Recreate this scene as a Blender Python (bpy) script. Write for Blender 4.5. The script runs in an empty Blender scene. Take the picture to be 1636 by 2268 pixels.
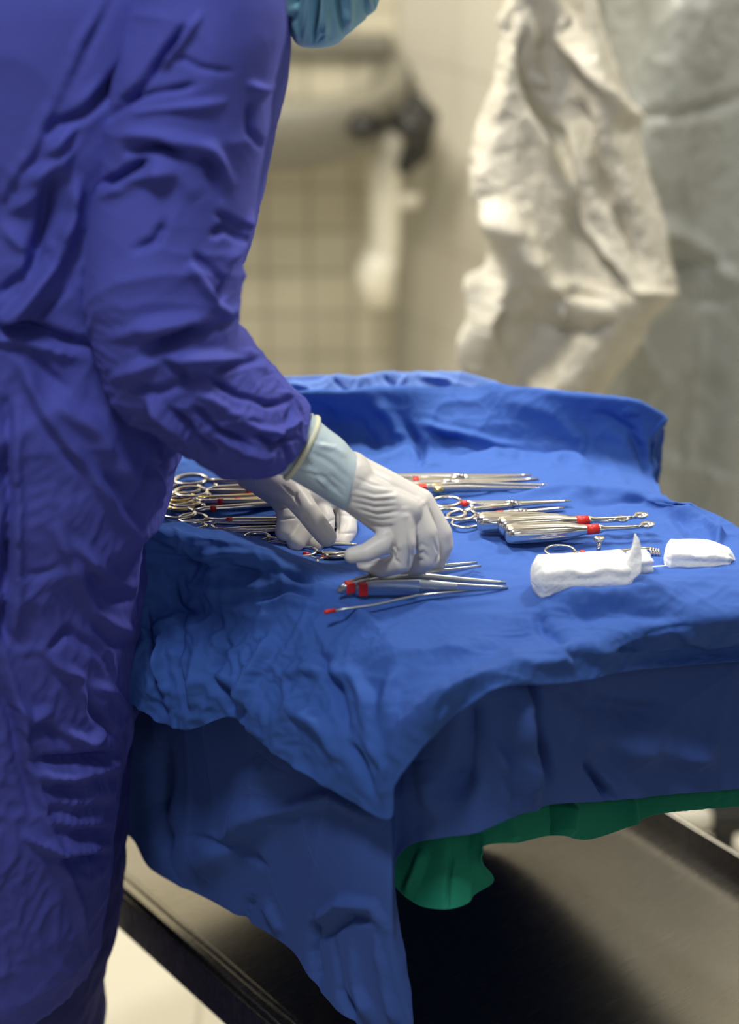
import bpy, bmesh, math, random
import numpy as np
from mathutils import Vector, Matrix

random.seed(7)
SC = bpy.context.scene
COL = SC.collection

# ------------------------------------------------------------ camera
CAM = np.array([0.0, 0.0, 1.77])
TH = math.radians(25.0)
FPX = 4500.0
FW = np.array([0, math.cos(TH), -math.sin(TH)])
UP = np.array([0, math.sin(TH), math.cos(TH)])
RT = np.array([1.0, 0, 0])
cam_d = bpy.data.cameras.new('camera')
cam = bpy.data.objects.new('camera', cam_d)
COL.objects.link(cam)
cam.location = CAM
cam.rotation_euler = (math.pi/2 - TH, 0, 0)
cam_d.sensor_fit = 'HORIZONTAL'
cam_d.sensor_width = 36.0
cam_d.lens = 36.0*FPX/1636.0
cam_d.clip_start = 0.05
cam_d.dof.use_dof = True
cam_d.dof.focus_distance = 1.86
cam_d.dof.aperture_fstop = 3.4
SC.camera = cam

# ------------------------------------------------------------ world, lights, exposure
w = bpy.data.worlds.new('world'); SC.world = w; w.use_nodes = True
w.node_tree.nodes['Background'].inputs[0].default_value = (0.80, 0.86, 1.0, 1)
w.node_tree.nodes['Background'].inputs[1].default_value = 0.12
SC.view_settings.view_transform = 'Standard'
SC.view_settings.look = 'None'
SC.view_settings.gamma = 1.0
SC.view_settings.exposure = 0.0
SC.view_settings.use_curve_mapping = False

def area(name, loc, target, size, power, col):
    d = bpy.data.lights.new(name, 'AREA'); d.shape = 'DISK'; d.size = size
    d.energy = power; d.color = col
    o = bpy.data.objects.new(name, d); COL.objects.link(o)
    o.location = loc
    o.rotation_euler = (Vector(target)-Vector(loc)).to_track_quat('-Z', 'Y').to_euler()
    return o
area('surgical_light', (0.80, 2.35, 2.50), (0.1, 1.65, 0.95), 0.28, 22, (1.0, 0.95, 0.86))
area('ceiling_light', (-0.35, 0.80, 2.80), (-0.1, 1.7, 0.9), 0.36, 20, (0.93, 0.96, 1.0))
area('front_fill', (0.70, -0.60, 2.35), (0.1, 1.6, 0.8), 0.5, 5, (0.92, 0.96, 1.0))  # added weak fill from behind the camera for gown and lower drape
area('wall_fill', (-0.9, 3.1, 2.7), (0.0, 4.4, 0.9), 0.9, 58, (1.0, 0.95, 0.82))  # extra fill that brightens the back wall, not a fitting
area('floor_fill', (-0.9, 2.9, 2.80), (-0.5, 2.4, 0.0), 0.5, 13, (1.0, 0.97, 0.88))  # added to brighten the floor beyond the person, no lamp known there
area('sheet_light', (-0.35, 2.25, 2.30), (0.42, 2.6, 1.30), 0.22, 23, (1.0, 0.90, 0.72))

# ------------------------------------------------------------ pixel helpers (place points at real distances)
def ray(px, py):
    return FW + (px-818.0)/FPX*RT + (1134.0-py)/FPX*UP
def at_z(px, py, z):
    d = ray(px, py); return CAM + d*((z-CAM[2])/d[2])
def at_y(px, py, y):
    d = ray(px, py); return CAM + d*(y/d[1])
def project(P):
    v = P - CAM
    f = v @ FW
    return 818 + FPX*(v @ RT)/f, 1134 - FPX*(v @ UP)/f

# ------------------------------------------------------------ numpy noise
def _h(i, j, k, s):
    n = (i*73856093) ^ (j*19349663) ^ (k*83492791) ^ (s*2654435761 & 0x7fffffff)
    n = (n ^ (n >> 13)) * 1274126177
    n = n & 0x7fffffff
    return (n % 100003)/50001.5 - 1.0
def noise3(P, scale, seed=0):
    Q = np.asarray(P, dtype=np.float64)*scale + 1000.0
    I = np.floor(Q).astype(np.int64); f = Q-I
    u = f*f*f*(f*(f*6-15)+10)
    r = 0.0
    for a in (0, 1):
        for b in (0, 1):
            for c in (0, 1):
                wgt = (u[..., 0] if a else 1-u[..., 0])*(u[..., 1] if b else 1-u[..., 1])*(u[..., 2] if c else 1-u[..., 2])
                r = r + wgt*_h(I[..., 0]+a, I[..., 1]+b, I[..., 2]+c, seed)
    return r

# ------------------------------------------------------------ grid surfaces
def cr(P, t):
    """catmull-rom along axis 0 of P at params t (0..n-1)"""
    n = P.shape[0]
    i = np.clip(np.floor(t).astype(int), 0, n-2); f = (t-i)
    f = f.reshape((-1,)+(1,)*(P.ndim-1))
    p1 = P[i]; p2 = P[i+1]
    p0 = np.where((i > 0).reshape(f.shape), P[np.maximum(i-1, 0)], 2*p1-p2)
    p3 = np.where((i < n-2).reshape(f.shape), P[np.minimum(i+2, n-1)], 2*p2-p1)
    # 0.4 tension keeps uneven control spacing from overshooting
    k = 0.42
    m1 = k*(p2-p0); m2 = k*(p3-p1)
    f2 = f*f; f3 = f2*f
    return (2*f3-3*f2+1)*p1+(f3-2*f2+f)*m1+(-2*f3+3*f2)*p2+(f3-f2)*m2
def surf(ctrl, nr, nc):
    P = np.array(ctrl, dtype=float)
    P = cr(P, np.linspace(0, P.shape[0]-1, nr))
    P = cr(P.transpose(1, 0, 2), np.linspace(0, P.shape[1]-1, nc)).transpose(1, 0, 2)
    return P
def even_rows(P):
    """re-space samples of each column evenly by mean arc length"""
    d = np.linalg.norm(np.diff(P, axis=0), axis=2).mean(axis=1)
    s = np.concatenate([[0], np.cumsum(d)])
    t = np.interp(np.linspace(0, s[-1], P.shape[0]), s, np.arange(P.shape[0]))
    return cr(P, t)
def even_cols(P):
    return even_rows(P.transpose(1, 0, 2)).transpose(1, 0, 2)
def normals(P, wrap=False):
    if wrap:
        du = np.roll(P, -1, 1)-np.roll(P, 1, 1)
    else:
        du = np.gradient(P, axis=1)
    dv = np.gradient(P, axis=0)
    N = np.cross(du, dv)
    return N/(np.linalg.norm(N, axis=2, keepdims=True)+1e-9)
def face_cam(P, N):
    """flip normal field so it points to the camera where it can"""
    s = np.sign(((CAM-P)*N).sum(-1, keepdims=True)); s[s == 0] = 1
    return N*s

def buckle(P, g_u=0.04, g_v=0.04, iters=120, goal=0.02, bend=0.35, wrap=False, seed=1,
           jitter=0.002, jscale=35, stiff=None, patch=6.0, out=None):
    """slack cloth: rest lengths longer than the space there is, so the sheet creases"""
    P0 = P.copy()
    R, C, _ = P.shape
    N = normals(P, wrap)
    if out is not None: N = N*out
    n1 = noise3(P0, patch, seed)*0.5+0.5; n2 = noise3(P0, patch, seed+5)*0.5+0.5
    gu = g_u*(0.35+1.3*n1); gv = g_v*(0.35+1.3*n2)
    if stiff is not None:
        gu = gu*(1-stiff); gv = gv*(1-stiff)
    X = P + N*(noise3(P0, jscale, seed+9)*jitter)[..., None]
    G = np.full((R, C, 1), goal)
    if stiff is not None: G = G+(0.25*stiff)[..., None]
    cons = []
    def add(ia, ja, ib, jb, k, growth):
        ia, ja = np.meshgrid(ia, ja, indexing='ij'); ib, jb = np.meshgrid(ib, jb, indexing='ij')
        if wrap: ja = ja % C; jb = jb % C
        L = np.linalg.norm(P0[ia, ja]-P0[ib, jb], axis=-1)*(1+0.5*(growth[ia, ja]+growth[ib, jb]))
        cons.append((ia, ja, ib, jb, L[..., None], k))
    rows = np.arange(R)
    def colset(start, stride):
        if wrap: return np.arange(start, C, 2*stride) if stride == 1 else np.concatenate([np.arange(start, C, 4)])
        return np.arange(start, C-stride, 2*stride)
    for s in (0, 1):
        j = np.arange(s, C if wrap else C-1, 2); add(rows, j, rows, j+1, 1.0, gu)
        i = np.arange(s, R-1, 2); add(i, np.arange(C), i+1, np.arange(C), 1.0, gv)
    gs = 0.5*(gu+gv)
    for s in (0, 1):
        i = np.arange(s, R-1, 2)
        j = np.arange(0, C if wrap else C-1)
        add(i, j, i+1, j+1, 0.35, gs); add(i, j+1, i+1, j, 0.35, gs)
    for s in range(2):
        for q in range(2):
            j = np.arange(s+2*q, C if wrap else C-2, 4); add(rows, j, rows, j+2, bend, gu)
            i = np.arange(s+2*q, R-2, 4); add(i, np.arange(C), i+2, np.arange(C), bend, gv)
    for it in range(iters):
        for ia, ja, ib, jb, L, k in cons:
            a = X[ia, ja]; b = X[ib, jb]; d = b-a
            l = np.sqrt((d*d).sum(-1, keepdims=True))+1e-9
            c = d*(0.5*k*(l-L)/l)
            X[ia, ja] = a+c; X[ib, jb] = b-c
        X += G*(P0-X)
    return X

def crumple(P, N, amp, scale, seed, stretch=(1, 1, 1), sharp=2.2):
    """creased-cloth relief: warped ridges of two sizes"""
    Q = P*np.array(stretch)
    W = np.stack([noise3(Q, scale*.5, seed+k) for k in range(3)], -1)*(0.55/scale)
    a = 1-np.abs(noise3(Q+W, scale, seed+11)); b = 1-np.abs(noise3(Q+W*1.5, scale*2.1, seed+12)); c = noise3(Q, scale*.6, seed+13)
    h = a**sharp+0.45*b**sharp+0.5*c-0.75
    return P+N*(h*amp)[..., None] if not hasattr(amp, 'shape') else P+N*(h*amp)[..., None]

def stroke_disp(P, strokes, wk=0.8, ak=1.35, warp=6.0):
    """sum of creases drawn as polylines: (points, width, height_mm). + ridge, - valley"""
    px, py = project(P.reshape(-1, 3))
    D = np.zeros(px.shape)
    Q = np.stack([px, py, 0*px], -1)
    px = px+warp*noise3(Q, 1/80, 3)+.15*warp*noise3(Q, 1/18, 5); py = py+warp*noise3(Q, 1/80, 4)+.15*warp*noise3(Q, 1/18, 6)
    amod = 0.75+0.5*noise3(Q, 1/70, 8)
    for pts, wd, amp in strokes:
        best = np.full(px.shape, 1e9); tt = np.zeros(px.shape)
        n = len(pts)-1
        for k in range(n):
            ax, ay = pts[k]; bx, by = pts[k+1]
            vx, vy = bx-ax, by-ay; L2 = vx*vx+vy*vy+1e-9
            t = np.clip(((px-ax)*vx+(py-ay)*vy)/L2, 0, 1)
            d = np.hypot(px-(ax+t*vx), py-(ay+t*vy))
            m = d < best
            best = np.where(m, d, best); tt = np.where(m, (k+t)/n, tt)
        env = np.clip(np.minimum(tt, 1-tt)*4+0.25, 0, 1)
        D += ak*amod*amp*0.001*env*np.exp(-(best/(wk*wd))**2)
    return D.reshape(P.shape[:-1])

def mesh_from_grid(name, P, mat, parent=None, wrap=False, thick=0.0, cap=False, sub=1):
    R, C, _ = P.shape
    V = P.reshape(-1, 3).tolist()
    F = []
    for i in range(R-1):
        for j in range(C if wrap else C-1):
            k = (j+1) % C
            F.append((i*C+j, i*C+k, (i+1)*C+k, (i+1)*C+j))
    if cap:
        for r in (0, R-1):
            c = P[r].mean(0); V.append(c.tolist()); ci = len(V)-1
            for j in range(C):
                F.append((r*C+j, r*C+(j+1) % C, ci))
    me = bpy.data.meshes.new(name); me.from_pydata(V, [], F); me.update()
    bm = bmesh.new(); bm.from_mesh(me); bmesh.ops.recalc_face_normals(bm, faces=bm.faces); bm.to_mesh(me); bm.free()
    for p in me.polygons: p.use_smooth = True
    o = bpy.data.objects.new(name, me); COL.objects.link(o); me.materials.append(mat)
    if thick:
        s = o.modifiers.new('thickness', 'SOLIDIFY'); s.thickness = thick; s.offset = 0
    if sub:
        s = o.modifiers.new('smooth', 'SUBSURF'); s.levels = sub; s.render_levels = sub
    if parent: o.parent = parent
    return o

def tube_pairs(pairs, nr, nc, sq=2.3, level=False):
    """tube whose outline runs through pairs ((lx,ly),(rx,ry),y,half_depth,[tilt])"""
    A = np.array([at_y(p[0][0], p[0][1], p[2]) for p in pairs])
    B = np.array([at_y(p[1][0], p[1][1], p[2]) for p in pairs])
    D = np.array([p[3] for p in pairs])
    t = np.linspace(0, len(pairs)-1, nr*3)
    A = cr(A, t); B = cr(B, t); D = cr(D[:, None], t)[:, 0]
    Cn = (A+B)/2
    s = np.concatenate([[0], np.cumsum(np.linalg.norm(np.diff(Cn, axis=0), axis=1))])
    tt = np.interp(np.linspace(0, s[-1], nr), s, np.arange(len(s)))
    A = cr(A, tt); B = cr(B, tt); D = cr(D[:, None], tt)[:, 0]; Cn = (A+B)/2
    H = (B-A)/2
    T = np.gradient(Cn, axis=0)
    wn = max(3, nr//14)
    ker = np.hanning(2*wn+1); ker /= ker.sum()
    sm = lambda V: np.stack([np.convolve(np.pad(V[:, c], wn, mode='edge'), ker, 'valid') for c in range(3)], 1)
    Z = np.cross(sm(T), sm(H)); Z /= np.linalg.norm(Z, axis=1, keepdims=True)
    if level: Z = np.sign(Z[:, 1:2])*np.array([[0, 1.0, 0]])
    a = np.linspace(0, 2*math.pi, nc, endpoint=False)
    ca = np.sign(np.cos(a))*np.abs(np.cos(a))**(2/sq); sa = np.sign(np.sin(a))*np.abs(np.sin(a))**(2/sq)
    return Cn[:, None]+ca[None, :, None]*H[:, None]+sa[None, :, None]*(Z*D[:, None])[:, None]

# ------------------------------------------------------------ generic mesh helpers
def link(name, bm, mat, parent=None, smooth=True):
    me = bpy.data.meshes.new(name); bm.to_mesh(me); bm.free()
    for p in me.polygons: p.use_smooth = smooth
    o = bpy.data.objects.new(name, me); COL.objects.link(o)
    me.materials.append(mat)
    if parent: o.parent = parent
    return o
def bevel(o, wd, seg=2):
    m = o.modifiers.new('bevel', 'BEVEL'); m.width = wd; m.segments = seg; m.limit_method = 'ANGLE'
    return o
def box(bm, c, s, M=None):
    r = bmesh.ops.create_cube(bm, size=1.0)
    for v in r['verts']:
        v.co = Vector((c[0]+v.co.x*s[0], c[1]+v.co.y*s[1], c[2]+v.co.z*s[2]))
        if M is not None: v.co = M @ v.co
    return r['verts']
def sweep(bm, pts, rads, n=12, flat=1.0, upv=None, caps=True):
    """sweep an ellipse (rads across, rads*flat along upv) through pts"""
    P = [Vector(p) for p in pts]; rings = []
    if upv is None:
        dd = P[-1]-P[0]; upv = (0, 1, 0) if abs(dd.z) > 0.75*dd.length else (0, 0, 1)
    if not isinstance(rads, (list, tuple)): rads = [rads]*len(P)
    for i, p in enumerate(P):
        t = (P[min(i+1, len(P)-1)]-P[max(i-1, 0)]).normalized()
        u = Vector(upv); sd = t.cross(u)
        if sd.length < 1e-4: sd = t.cross(Vector((1, 0, 0)))
        sd.normalize(); u = sd.cross(t).normalized()
        r = rads[i]
        ra, rb = (r if isinstance(r, tuple) else (r, r*flat))
        rings.append([bm.verts.new(p+sd*ra*math.cos(a)+u*rb*math.sin(a)) for a in [2*math.pi*k/n for k in range(n)]])
    for i in range(len(P)-1):
        for k in range(n):
            bm.faces.new((rings[i][k], rings[i][(k+1) % n], rings[i+1][(k+1) % n], rings[i+1][k]))
    if caps:
        bm.faces.new(rings[0][::-1]); bm.faces.new(rings[-1])
    return rings
def ring(bm, c, ra, rb, r, flat=0.8, n=32, rot=0.0):
    """finger ring lying flat"""
    pts = []
    for k in range(n):
        a = 2*math.pi*k/n
        x, y = ra*math.cos(a), rb*math.sin(a)
        pts.append(Vector((c[0]+x*math.cos(rot)-y*math.sin(rot), c[1]+x*math.sin(rot)+y*math.cos(rot), c[2])))
    rings = []
    for k in range(n):
        t = (pts[(k+1) % n]-pts[k-1]).normalized(); sd = t.cross(Vector((0, 0, 1))).normalized()
        rings.append([bm.verts.new(pts[k]+sd*r*math.cos(a)+Vector((0, 0, 1))*r*flat*math.sin(a)) for a in [2*math.pi*q/8 for q in range(8)]])
    for k in range(n):
        for q in range(8):
            bm.faces.new((rings[k][q], rings[k][(q+1) % 8], rings[(k+1) % n][(q+1) % 8], rings[(k+1) % n][q]))
def thing(name, label, cat, loc=(0, 0, 0), rotz=0.0, group=None):
    o = bpy.data.objects.new(name, None); COL.objects.link(o)
    o.empty_display_size = 0.02
    o.location = loc; o.rotation_euler = (0, 0, rotz)
    o['label'] = label; o['category'] = cat
    if group: o['group'] = group
    return o
def tag(o, label, cat, group=None):
    o['label'] = label; o['category'] = cat
    if group: o['group'] = group
    return o
def struct(o): o['kind'] = 'structure'; return o

# ------------------------------------------------------------ materials
def newmat(name):
    m = bpy.data.materials.new(name); m.use_nodes = True
    nt = m.node_tree; b = nt.nodes['Principled BSDF']
    return m, nt, b
def N(nt, t, **kw):
    n = nt.nodes.new(t)
    for k, v in kw.items(): setattr(n, k, v)
    return n
def simple(name, col, rough=0.5, metal=0.0, bump=0.0, bscale=200.0, var=0.0, spec=0.5, sheen=0.0, coat=0.0, sss=0.0, detail=3.0, bdist=0.001):
    m, nt, b = newmat(name)
    b.inputs['Base Color'].default_value = (*col, 1)
    b.inputs['Roughness'].default_value = rough; b.inputs['Metallic'].default_value = metal
    b.inputs['Specular IOR Level'].default_value = spec
    if sheen:
        b.inputs['Sheen Weight'].default_value = sheen; b.inputs['Sheen Roughness'].default_value = 0.4
        b.inputs['Sheen Tint'].default_value = (min(1, col[0]*3+.1), min(1, col[1]*3+.1), 1, 1)
    if coat: b.inputs['Coat Weight'].default_value = coat
    if sss:
        b.inputs['Subsurface Weight'].default_value = sss; b.inputs['Subsurface Radius'].default_value = (0.01, 0.007, 0.004)
        b.inputs['Subsurface Scale'].default_value = 0.5
    tc = N(nt, 'ShaderNodeTexCoord')
    if var:
        nz = N(nt, 'ShaderNodeTexNoise'); nz.inputs['Scale'].default_value = bscale*0.12; nz.inputs['Detail'].default_value = 4
        nt.links.new(tc.outputs['Object'], nz.inputs['Vector'])
        mx = N(nt, 'ShaderNodeMix', data_type='RGBA')
        mx.inputs[6].default_value = (*[c*(1-var) for c in col], 1); mx.inputs[7].default_value = (*[min(1, c*(1+var)) for c in col], 1)
        nt.links.new(nz.outputs['Fac'], mx.inputs[0]); nt.links.new(mx.outputs[2], b.inputs['Base Color'])
    if bump:
        nb = N(nt, 'ShaderNodeTexNoise'); nb.inputs['Scale'].default_value = bscale; nb.inputs['Detail'].default_value = detail
        nt.links.new(tc.outputs['Object'], nb.inputs['Vector'])
        bp = N(nt, 'ShaderNodeBump'); bp.inputs['Strength'].default_value = bump; bp.inputs['Distance'].default_value = bdist
        nt.links.new(nb.outputs['Fac'], bp.inputs['Height']); nt.links.new(bp.outputs[0], b.inputs['Normal'])
    return m
def fabric(name, col, col2, rough=0.85, sheen=0.15, wrinkle=0.5, wscale=14.0):
    """woven cotton: slight colour mottling, fine crumple bump, weave bump"""
    m, nt, b = newmat(name)
    tc = N(nt, 'ShaderNodeTexCoord')
    n1 = N(nt, 'ShaderNodeTexNoise'); n1.inputs['Scale'].default_value = 9; n1.inputs['Detail'].default_value = 6
    mx = N(nt, 'ShaderNodeMix', data_type='RGBA')
    mx.inputs[6].default_value = (*col, 1); mx.inputs[7].default_value = (*col2, 1)
    nt.links.new(tc.outputs['Object'], n1.inputs['Vector']); nt.links.new(n1.outputs['Fac'], mx.inputs[0])
    nt.links.new(mx.outputs[2], b.inputs['Base Color'])
    b.inputs['Roughness'].default_value = rough; b.inputs['Specular IOR Level'].default_value = 0.25
    b.inputs['Sheen Weight'].default_value = sheen; b.inputs['Sheen Roughness'].default_value = 0.45
    b.inputs['Sheen Tint'].default_value = (min(1, col2[0]*2.2+.05), min(1, col2[1]*2.2+.05), 1, 1)
    n2 = N(nt, 'ShaderNodeTexNoise', noise_type='RIDGED_MULTIFRACTAL') if hasattr(bpy.types.ShaderNodeTexNoise, 'noise_type') else N(nt, 'ShaderNodeTexNoise')
    n2.inputs['Scale'].default_value = wscale; n2.inputs['Detail'].default_value = 3; n2.inputs['Distortion'].default_value = 0.6
    nt.links.new(tc.outputs['Object'], n2.inputs['Vector'])
    bp = N(nt, 'ShaderNodeBump'); bp.inputs['Strength'].default_value = wrinkle; bp.inputs['Distance'].default_value = 0.007
    nt.links.new(n2.outputs['Fac'], bp.inputs['Height'])
    n3 = N(nt, 'ShaderNodeTexNoise'); n3.inputs['Scale'].default_value = 900; n3.inputs['Detail'].default_value = 1
    nt.links.new(tc.outputs['Object'], n3.inputs['Vector'])
    b2 = N(nt, 'ShaderNodeBump'); b2.inputs['Strength'].default_value = 0.25; b2.inputs['Distance'].default_value = 0.0005
    nt.links.new(n3.outputs['Fac'], b2.inputs['Height']); nt.links.new(bp.outputs[0], b2.inputs['Normal'])
    nt.links.new(b2.outputs[0], b.inputs['Normal'])
    return m

M_GOWN = fabric('gown_cotton', (0.055, 0.066, 0.330), (0.075, 0.086, 0.400), wrinkle=0.35, wscale=11)
M_GOWN_IN = fabric('under_gown_cotton', (0.022, 0.026, 0.13), (0.030, 0.034, 0.17), wrinkle=0.3)
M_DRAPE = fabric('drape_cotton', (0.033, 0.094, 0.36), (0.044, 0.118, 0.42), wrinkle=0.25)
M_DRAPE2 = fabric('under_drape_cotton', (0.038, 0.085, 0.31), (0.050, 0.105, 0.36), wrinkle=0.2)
M_LBLUE = fabric('pale_blue_cotton', (0.10, 0.19, 0.52), (0.13, 0.23, 0.58), wrinkle=0.3)
M_GREEN = fabric('green_cotton', (0.010, 0.20, 0.12), (0.018, 0.27, 0.165), wrinkle=0.3)
M_MASK = fabric('mask_nonwoven', (0.20, 0.42, 0.52), (0.26, 0.52, 0.62), rough=0.6, wrinkle=0.1)
M_TIE = simple('mask_piping', (0.28, 0.50, 0.56), 0.6)
M_GLOVE = simple('glove_latex', (0.68, 0.655, 0.62), 0.42, bump=0.12, bscale=110, spec=0.4, sss=0.06, var=0.04, bdist=0.002)
M_CUFF = simple('cuff_latex_over_blue', (0.47, 0.58, 0.63), 0.45, bump=0.2, bscale=60, spec=0.4, var=0.12, bdist=0.002)
M_RIM = simple('glove_rim_latex', (0.72, 0.72, 0.52), 0.5)
M_SKIN = simple('skin', (0.45, 0.25, 0.17), 0.5, bump=0.1, sss=0.1)
M_HAIR = simple('hair', (0.03, 0.02, 0.015), 0.6, bump=0.4, bscale=120)
M_STEEL = simple('instrument_steel', (0.62, 0.60, 0.57), 0.22, metal=1.0, bump=0.04, bscale=60, var=0.06)
M_STEELM = simple('matte_steel', (0.55, 0.57, 0.58), 0.34, metal=1.0, bump=0.06, bscale=160, var=0.08)
M_GOLD = simple('gold_plating', (0.80, 0.60, 0.25), 0.28, metal=1.0, var=0.05)
M_RED = simple('red_marking_tape', (0.60, 0.022, 0.015), 0.42, var=0.1, bscale=400)
M_GAUZE = simple('gauze', (0.86, 0.87, 0.86), 0.95, bump=0.6, bscale=260, spec=0.1, var=0.03, sss=0.25, bdist=0.002)
M_CERAMIC = simple('ceramic', (0.80, 0.77, 0.66), 0.25, coat=0.3, var=0.06, bscale=10)
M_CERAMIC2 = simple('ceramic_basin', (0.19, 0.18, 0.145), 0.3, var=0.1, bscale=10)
M_BLACK = simple('black_rubber', (0.012, 0.012, 0.012), 0.5)
M_CHROME = simple('chrome', (0.7, 0.7, 0.68), 0.12, metal=1.0)
M_WHITEP = simple('white_paint', (0.68, 0.66, 0.58), 0.4, bump=0.02, var=0.05)

def tray_steel():
    m, nt, b = newmat('brushed_trolley_steel')
    b.inputs['Metallic'].default_value = 1.0
    tc = N(nt, 'ShaderNodeTexCoord')
    mp = N(nt, 'ShaderNodeMapping'); mp.inputs['Rotation'].default_value = (0, 0, math.radians(-38)); mp.inputs['Scale'].default_value = (60, 3, 3)
    nz = N(nt, 'ShaderNodeTexNoise'); nz.inputs['Scale'].default_value = 8; nz.inputs['Detail'].default_value = 5
    nt.links.new(tc.outputs['Object'], mp.inputs[0]); nt.links.new(mp.outputs[0], nz.inputs['Vector'])
    cr_ = N(nt, 'ShaderNodeMapRange'); cr_.inputs[3].default_value = 0.20; cr_.inputs[4].default_value = 0.32
    nt.links.new(nz.outputs['Fac'], cr_.inputs[0]); nt.links.new(cr_.outputs[0], b.inputs['Roughness'])
    n2 = N(nt, 'ShaderNodeTexNoise'); n2.inputs['Scale'].default_value = 5; n2.inputs['Detail'].default_value = 6
    mx = N(nt, 'ShaderNodeMix', data_type='RGBA')
    mx.inputs[6].default_value = (0.24, 0.225, 0.20, 1); mx.inputs[7].default_value = (0.32, 0.30, 0.27, 1)
    nt.links.new(tc.outputs['Object'], n2.inputs['Vector']); nt.links.new(n2.outputs['Fac'], mx.inputs[0])
    nt.links.new(mx.outputs[2], b.inputs['Base Color'])
    n4 = N(nt, 'ShaderNodeTexNoise'); n4.inputs['Scale'].default_value = 4.5; n4.inputs['Detail'].default_value = 2
    nt.links.new(tc.outputs['Object'], n4.inputs['Vector'])
    bp = N(nt, 'ShaderNodeBump'); bp.inputs['Strength'].default_value = 0.25; bp.inputs['Distance'].default_value = 0.006
    nt.links.new(n4.outputs['Fac'], bp.inputs['Height']); nt.links.new(bp.outputs[0], b.inputs['Normal'])
    return m
M_TRAY = tray_steel()

def tiles(name, c1, c2, grout, tw, th, u='X', rough=0.35, msize=0.004):
    """square ceramic tiles; u picks the horizontal coordinate of the wall"""
    m, nt, b = newmat(name)
    tc = N(nt, 'ShaderNodeTexCoord')
    sep = N(nt, 'ShaderNodeSeparateXYZ'); nt.links.new(tc.outputs['Object'], sep.inputs[0])
    cmb = N(nt, 'ShaderNodeCombineXYZ')
    nt.links.new(sep.outputs[0], cmb.inputs[0]); nt.links.new(sep.outputs[2 if u == 'X' else 1], cmb.inputs[1])
    br = N(nt, 'ShaderNodeTexBrick'); br.offset = 0.0; br.squash = 1.0
    br.inputs['Scale'].default_value = 1.0; br.inputs['Brick Width'].default_value = tw; br.inputs['Row Height'].default_value = th
    br.inputs['Mortar Size'].default_value = msize; br.inputs['Mortar Smooth'].default_value = 0.1
    br.inputs['Color1'].default_value = (*c1, 1); br.inputs['Color2'].default_value = (*c2, 1); br.inputs['Mortar'].default_value = (*grout, 1)
    nt.links.new(cmb.outputs[0], br.inputs['Vector'])
    nz = N(nt, 'ShaderNodeTexNoise'); nz.inputs['Scale'].default_value = 2.2; nz.inputs['Detail'].default_value = 5
    nt.links.new(tc.outputs['Object'], nz.inputs['Vector'])
    mx = N(nt, 'ShaderNodeMix', data_type='RGBA', blend_type='MULTIPLY'); mx.inputs[0].default_value = 1.0
    mr = N(nt, 'ShaderNodeMapRange'); mr.inputs[3].default_value = 0.85; mr.inputs[4].default_value = 1.1
    nt.links.new(nz.outputs['Fac'], mr.inputs[0])
    nt.links.new(br.outputs['Color'], mx.inputs[6]); nt.links.new(mr.outputs[0], mx.inputs[7])
    nt.links.new(mx.outputs[2], b.inputs['Base Color'])
    b.inputs['Roughness'].default_value = rough
    bp = N(nt, 'ShaderNodeBump'); bp.inputs['Strength'].default_value = 0.5; bp.inputs['Distance'].default_value = 0.002; bp.invert = True
    nt.links.new(br.outputs['Fac'], bp.inputs['Height']); nt.links.new(bp.outputs[0], b.inputs['Normal'])
    return m

def plastic(name, col, alpha_mix, gloss_rough=0.35, scale=26, mott=0.12, transl=0.35, bstr=0.9):
    """creased polythene: diffuse + translucent + glossy, partly clear"""
    m = bpy.data.materials.new(name); m.use_nodes = True; nt = m.node_tree
    nt.nodes.clear()
    out = N(nt, 'ShaderNodeOutputMaterial')
    tc = N(nt, 'ShaderNodeTexCoord')
    nz = N(nt, 'ShaderNodeTexNoise'); nz.inputs['Scale'].default_value = scale; nz.inputs['Detail'].default_value = 8; nz.inputs['Roughness'].default_value = 0.62
    nt.links.new(tc.outputs['Object'], nz.inputs['Vector'])
    bp = N(nt, 'ShaderNodeBump'); bp.inputs['Strength'].default_value = bstr; bp.inputs['Distance'].default_value = 0.01
    nt.links.new(nz.outputs['Fac'], bp.inputs['Height'])
    mx = N(nt, 'ShaderNodeMix', data_type='RGBA')
    mx.inputs[6].default_value = (*[c*(1-mott) for c in col], 1); mx.inputs[7].default_value = (*[min(1, c*(1+mott)) for c in col], 1)
    nt.links.new(nz.outputs['Fac'], mx.inputs[0])
    df = N(nt, 'ShaderNodeBsdfDiffuse'); tl = N(nt, 'ShaderNodeBsdfTranslucent'); gl = N(nt, 'ShaderNodeBsdfGlossy'); tr = N(nt, 'ShaderNodeBsdfTransparent')
    gl.inputs['Roughness'].default_value = gloss_rough
    nt.links.new(mx.outputs[2], df.inputs[0]); nt.links.new(mx.outputs[2], tl.inputs[0])
    tr.inputs[0].default_value = (0.9, 0.9, 0.88, 1)
    for s in (df, tl, gl): nt.links.new(bp.outputs[0], s.inputs['Normal'])
    a = N(nt, 'ShaderNodeMixShader'); a.inputs[0].default_value = transl
    nt.links.new(df.outputs[0], a.inputs[1]); nt.links.new(tl.outputs[0], a.inputs[2])
    b2 = N(nt, 'ShaderNodeMixShader'); b2.inputs[0].default_value = 0.10
    nt.links.new(a.outputs[0], b2.inputs[1]); nt.links.new(gl.outputs[0], b2.inputs[2])
    c = N(nt, 'ShaderNodeMixShader'); c.inputs[0].default_value = alpha_mix
    nt.links.new(b2.outputs[0], c.inputs[1]); nt.links.new(tr.outputs[0], c.inputs[2])
    nt.links.new(c.outputs[0], out.inputs[0])
    return m
M_SHEET = plastic('creased_cream_plastic', (0.80, 0.77, 0.67), 0.0, scale=42, transl=0.3, bstr=1.0, mott=0.2)
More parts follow.
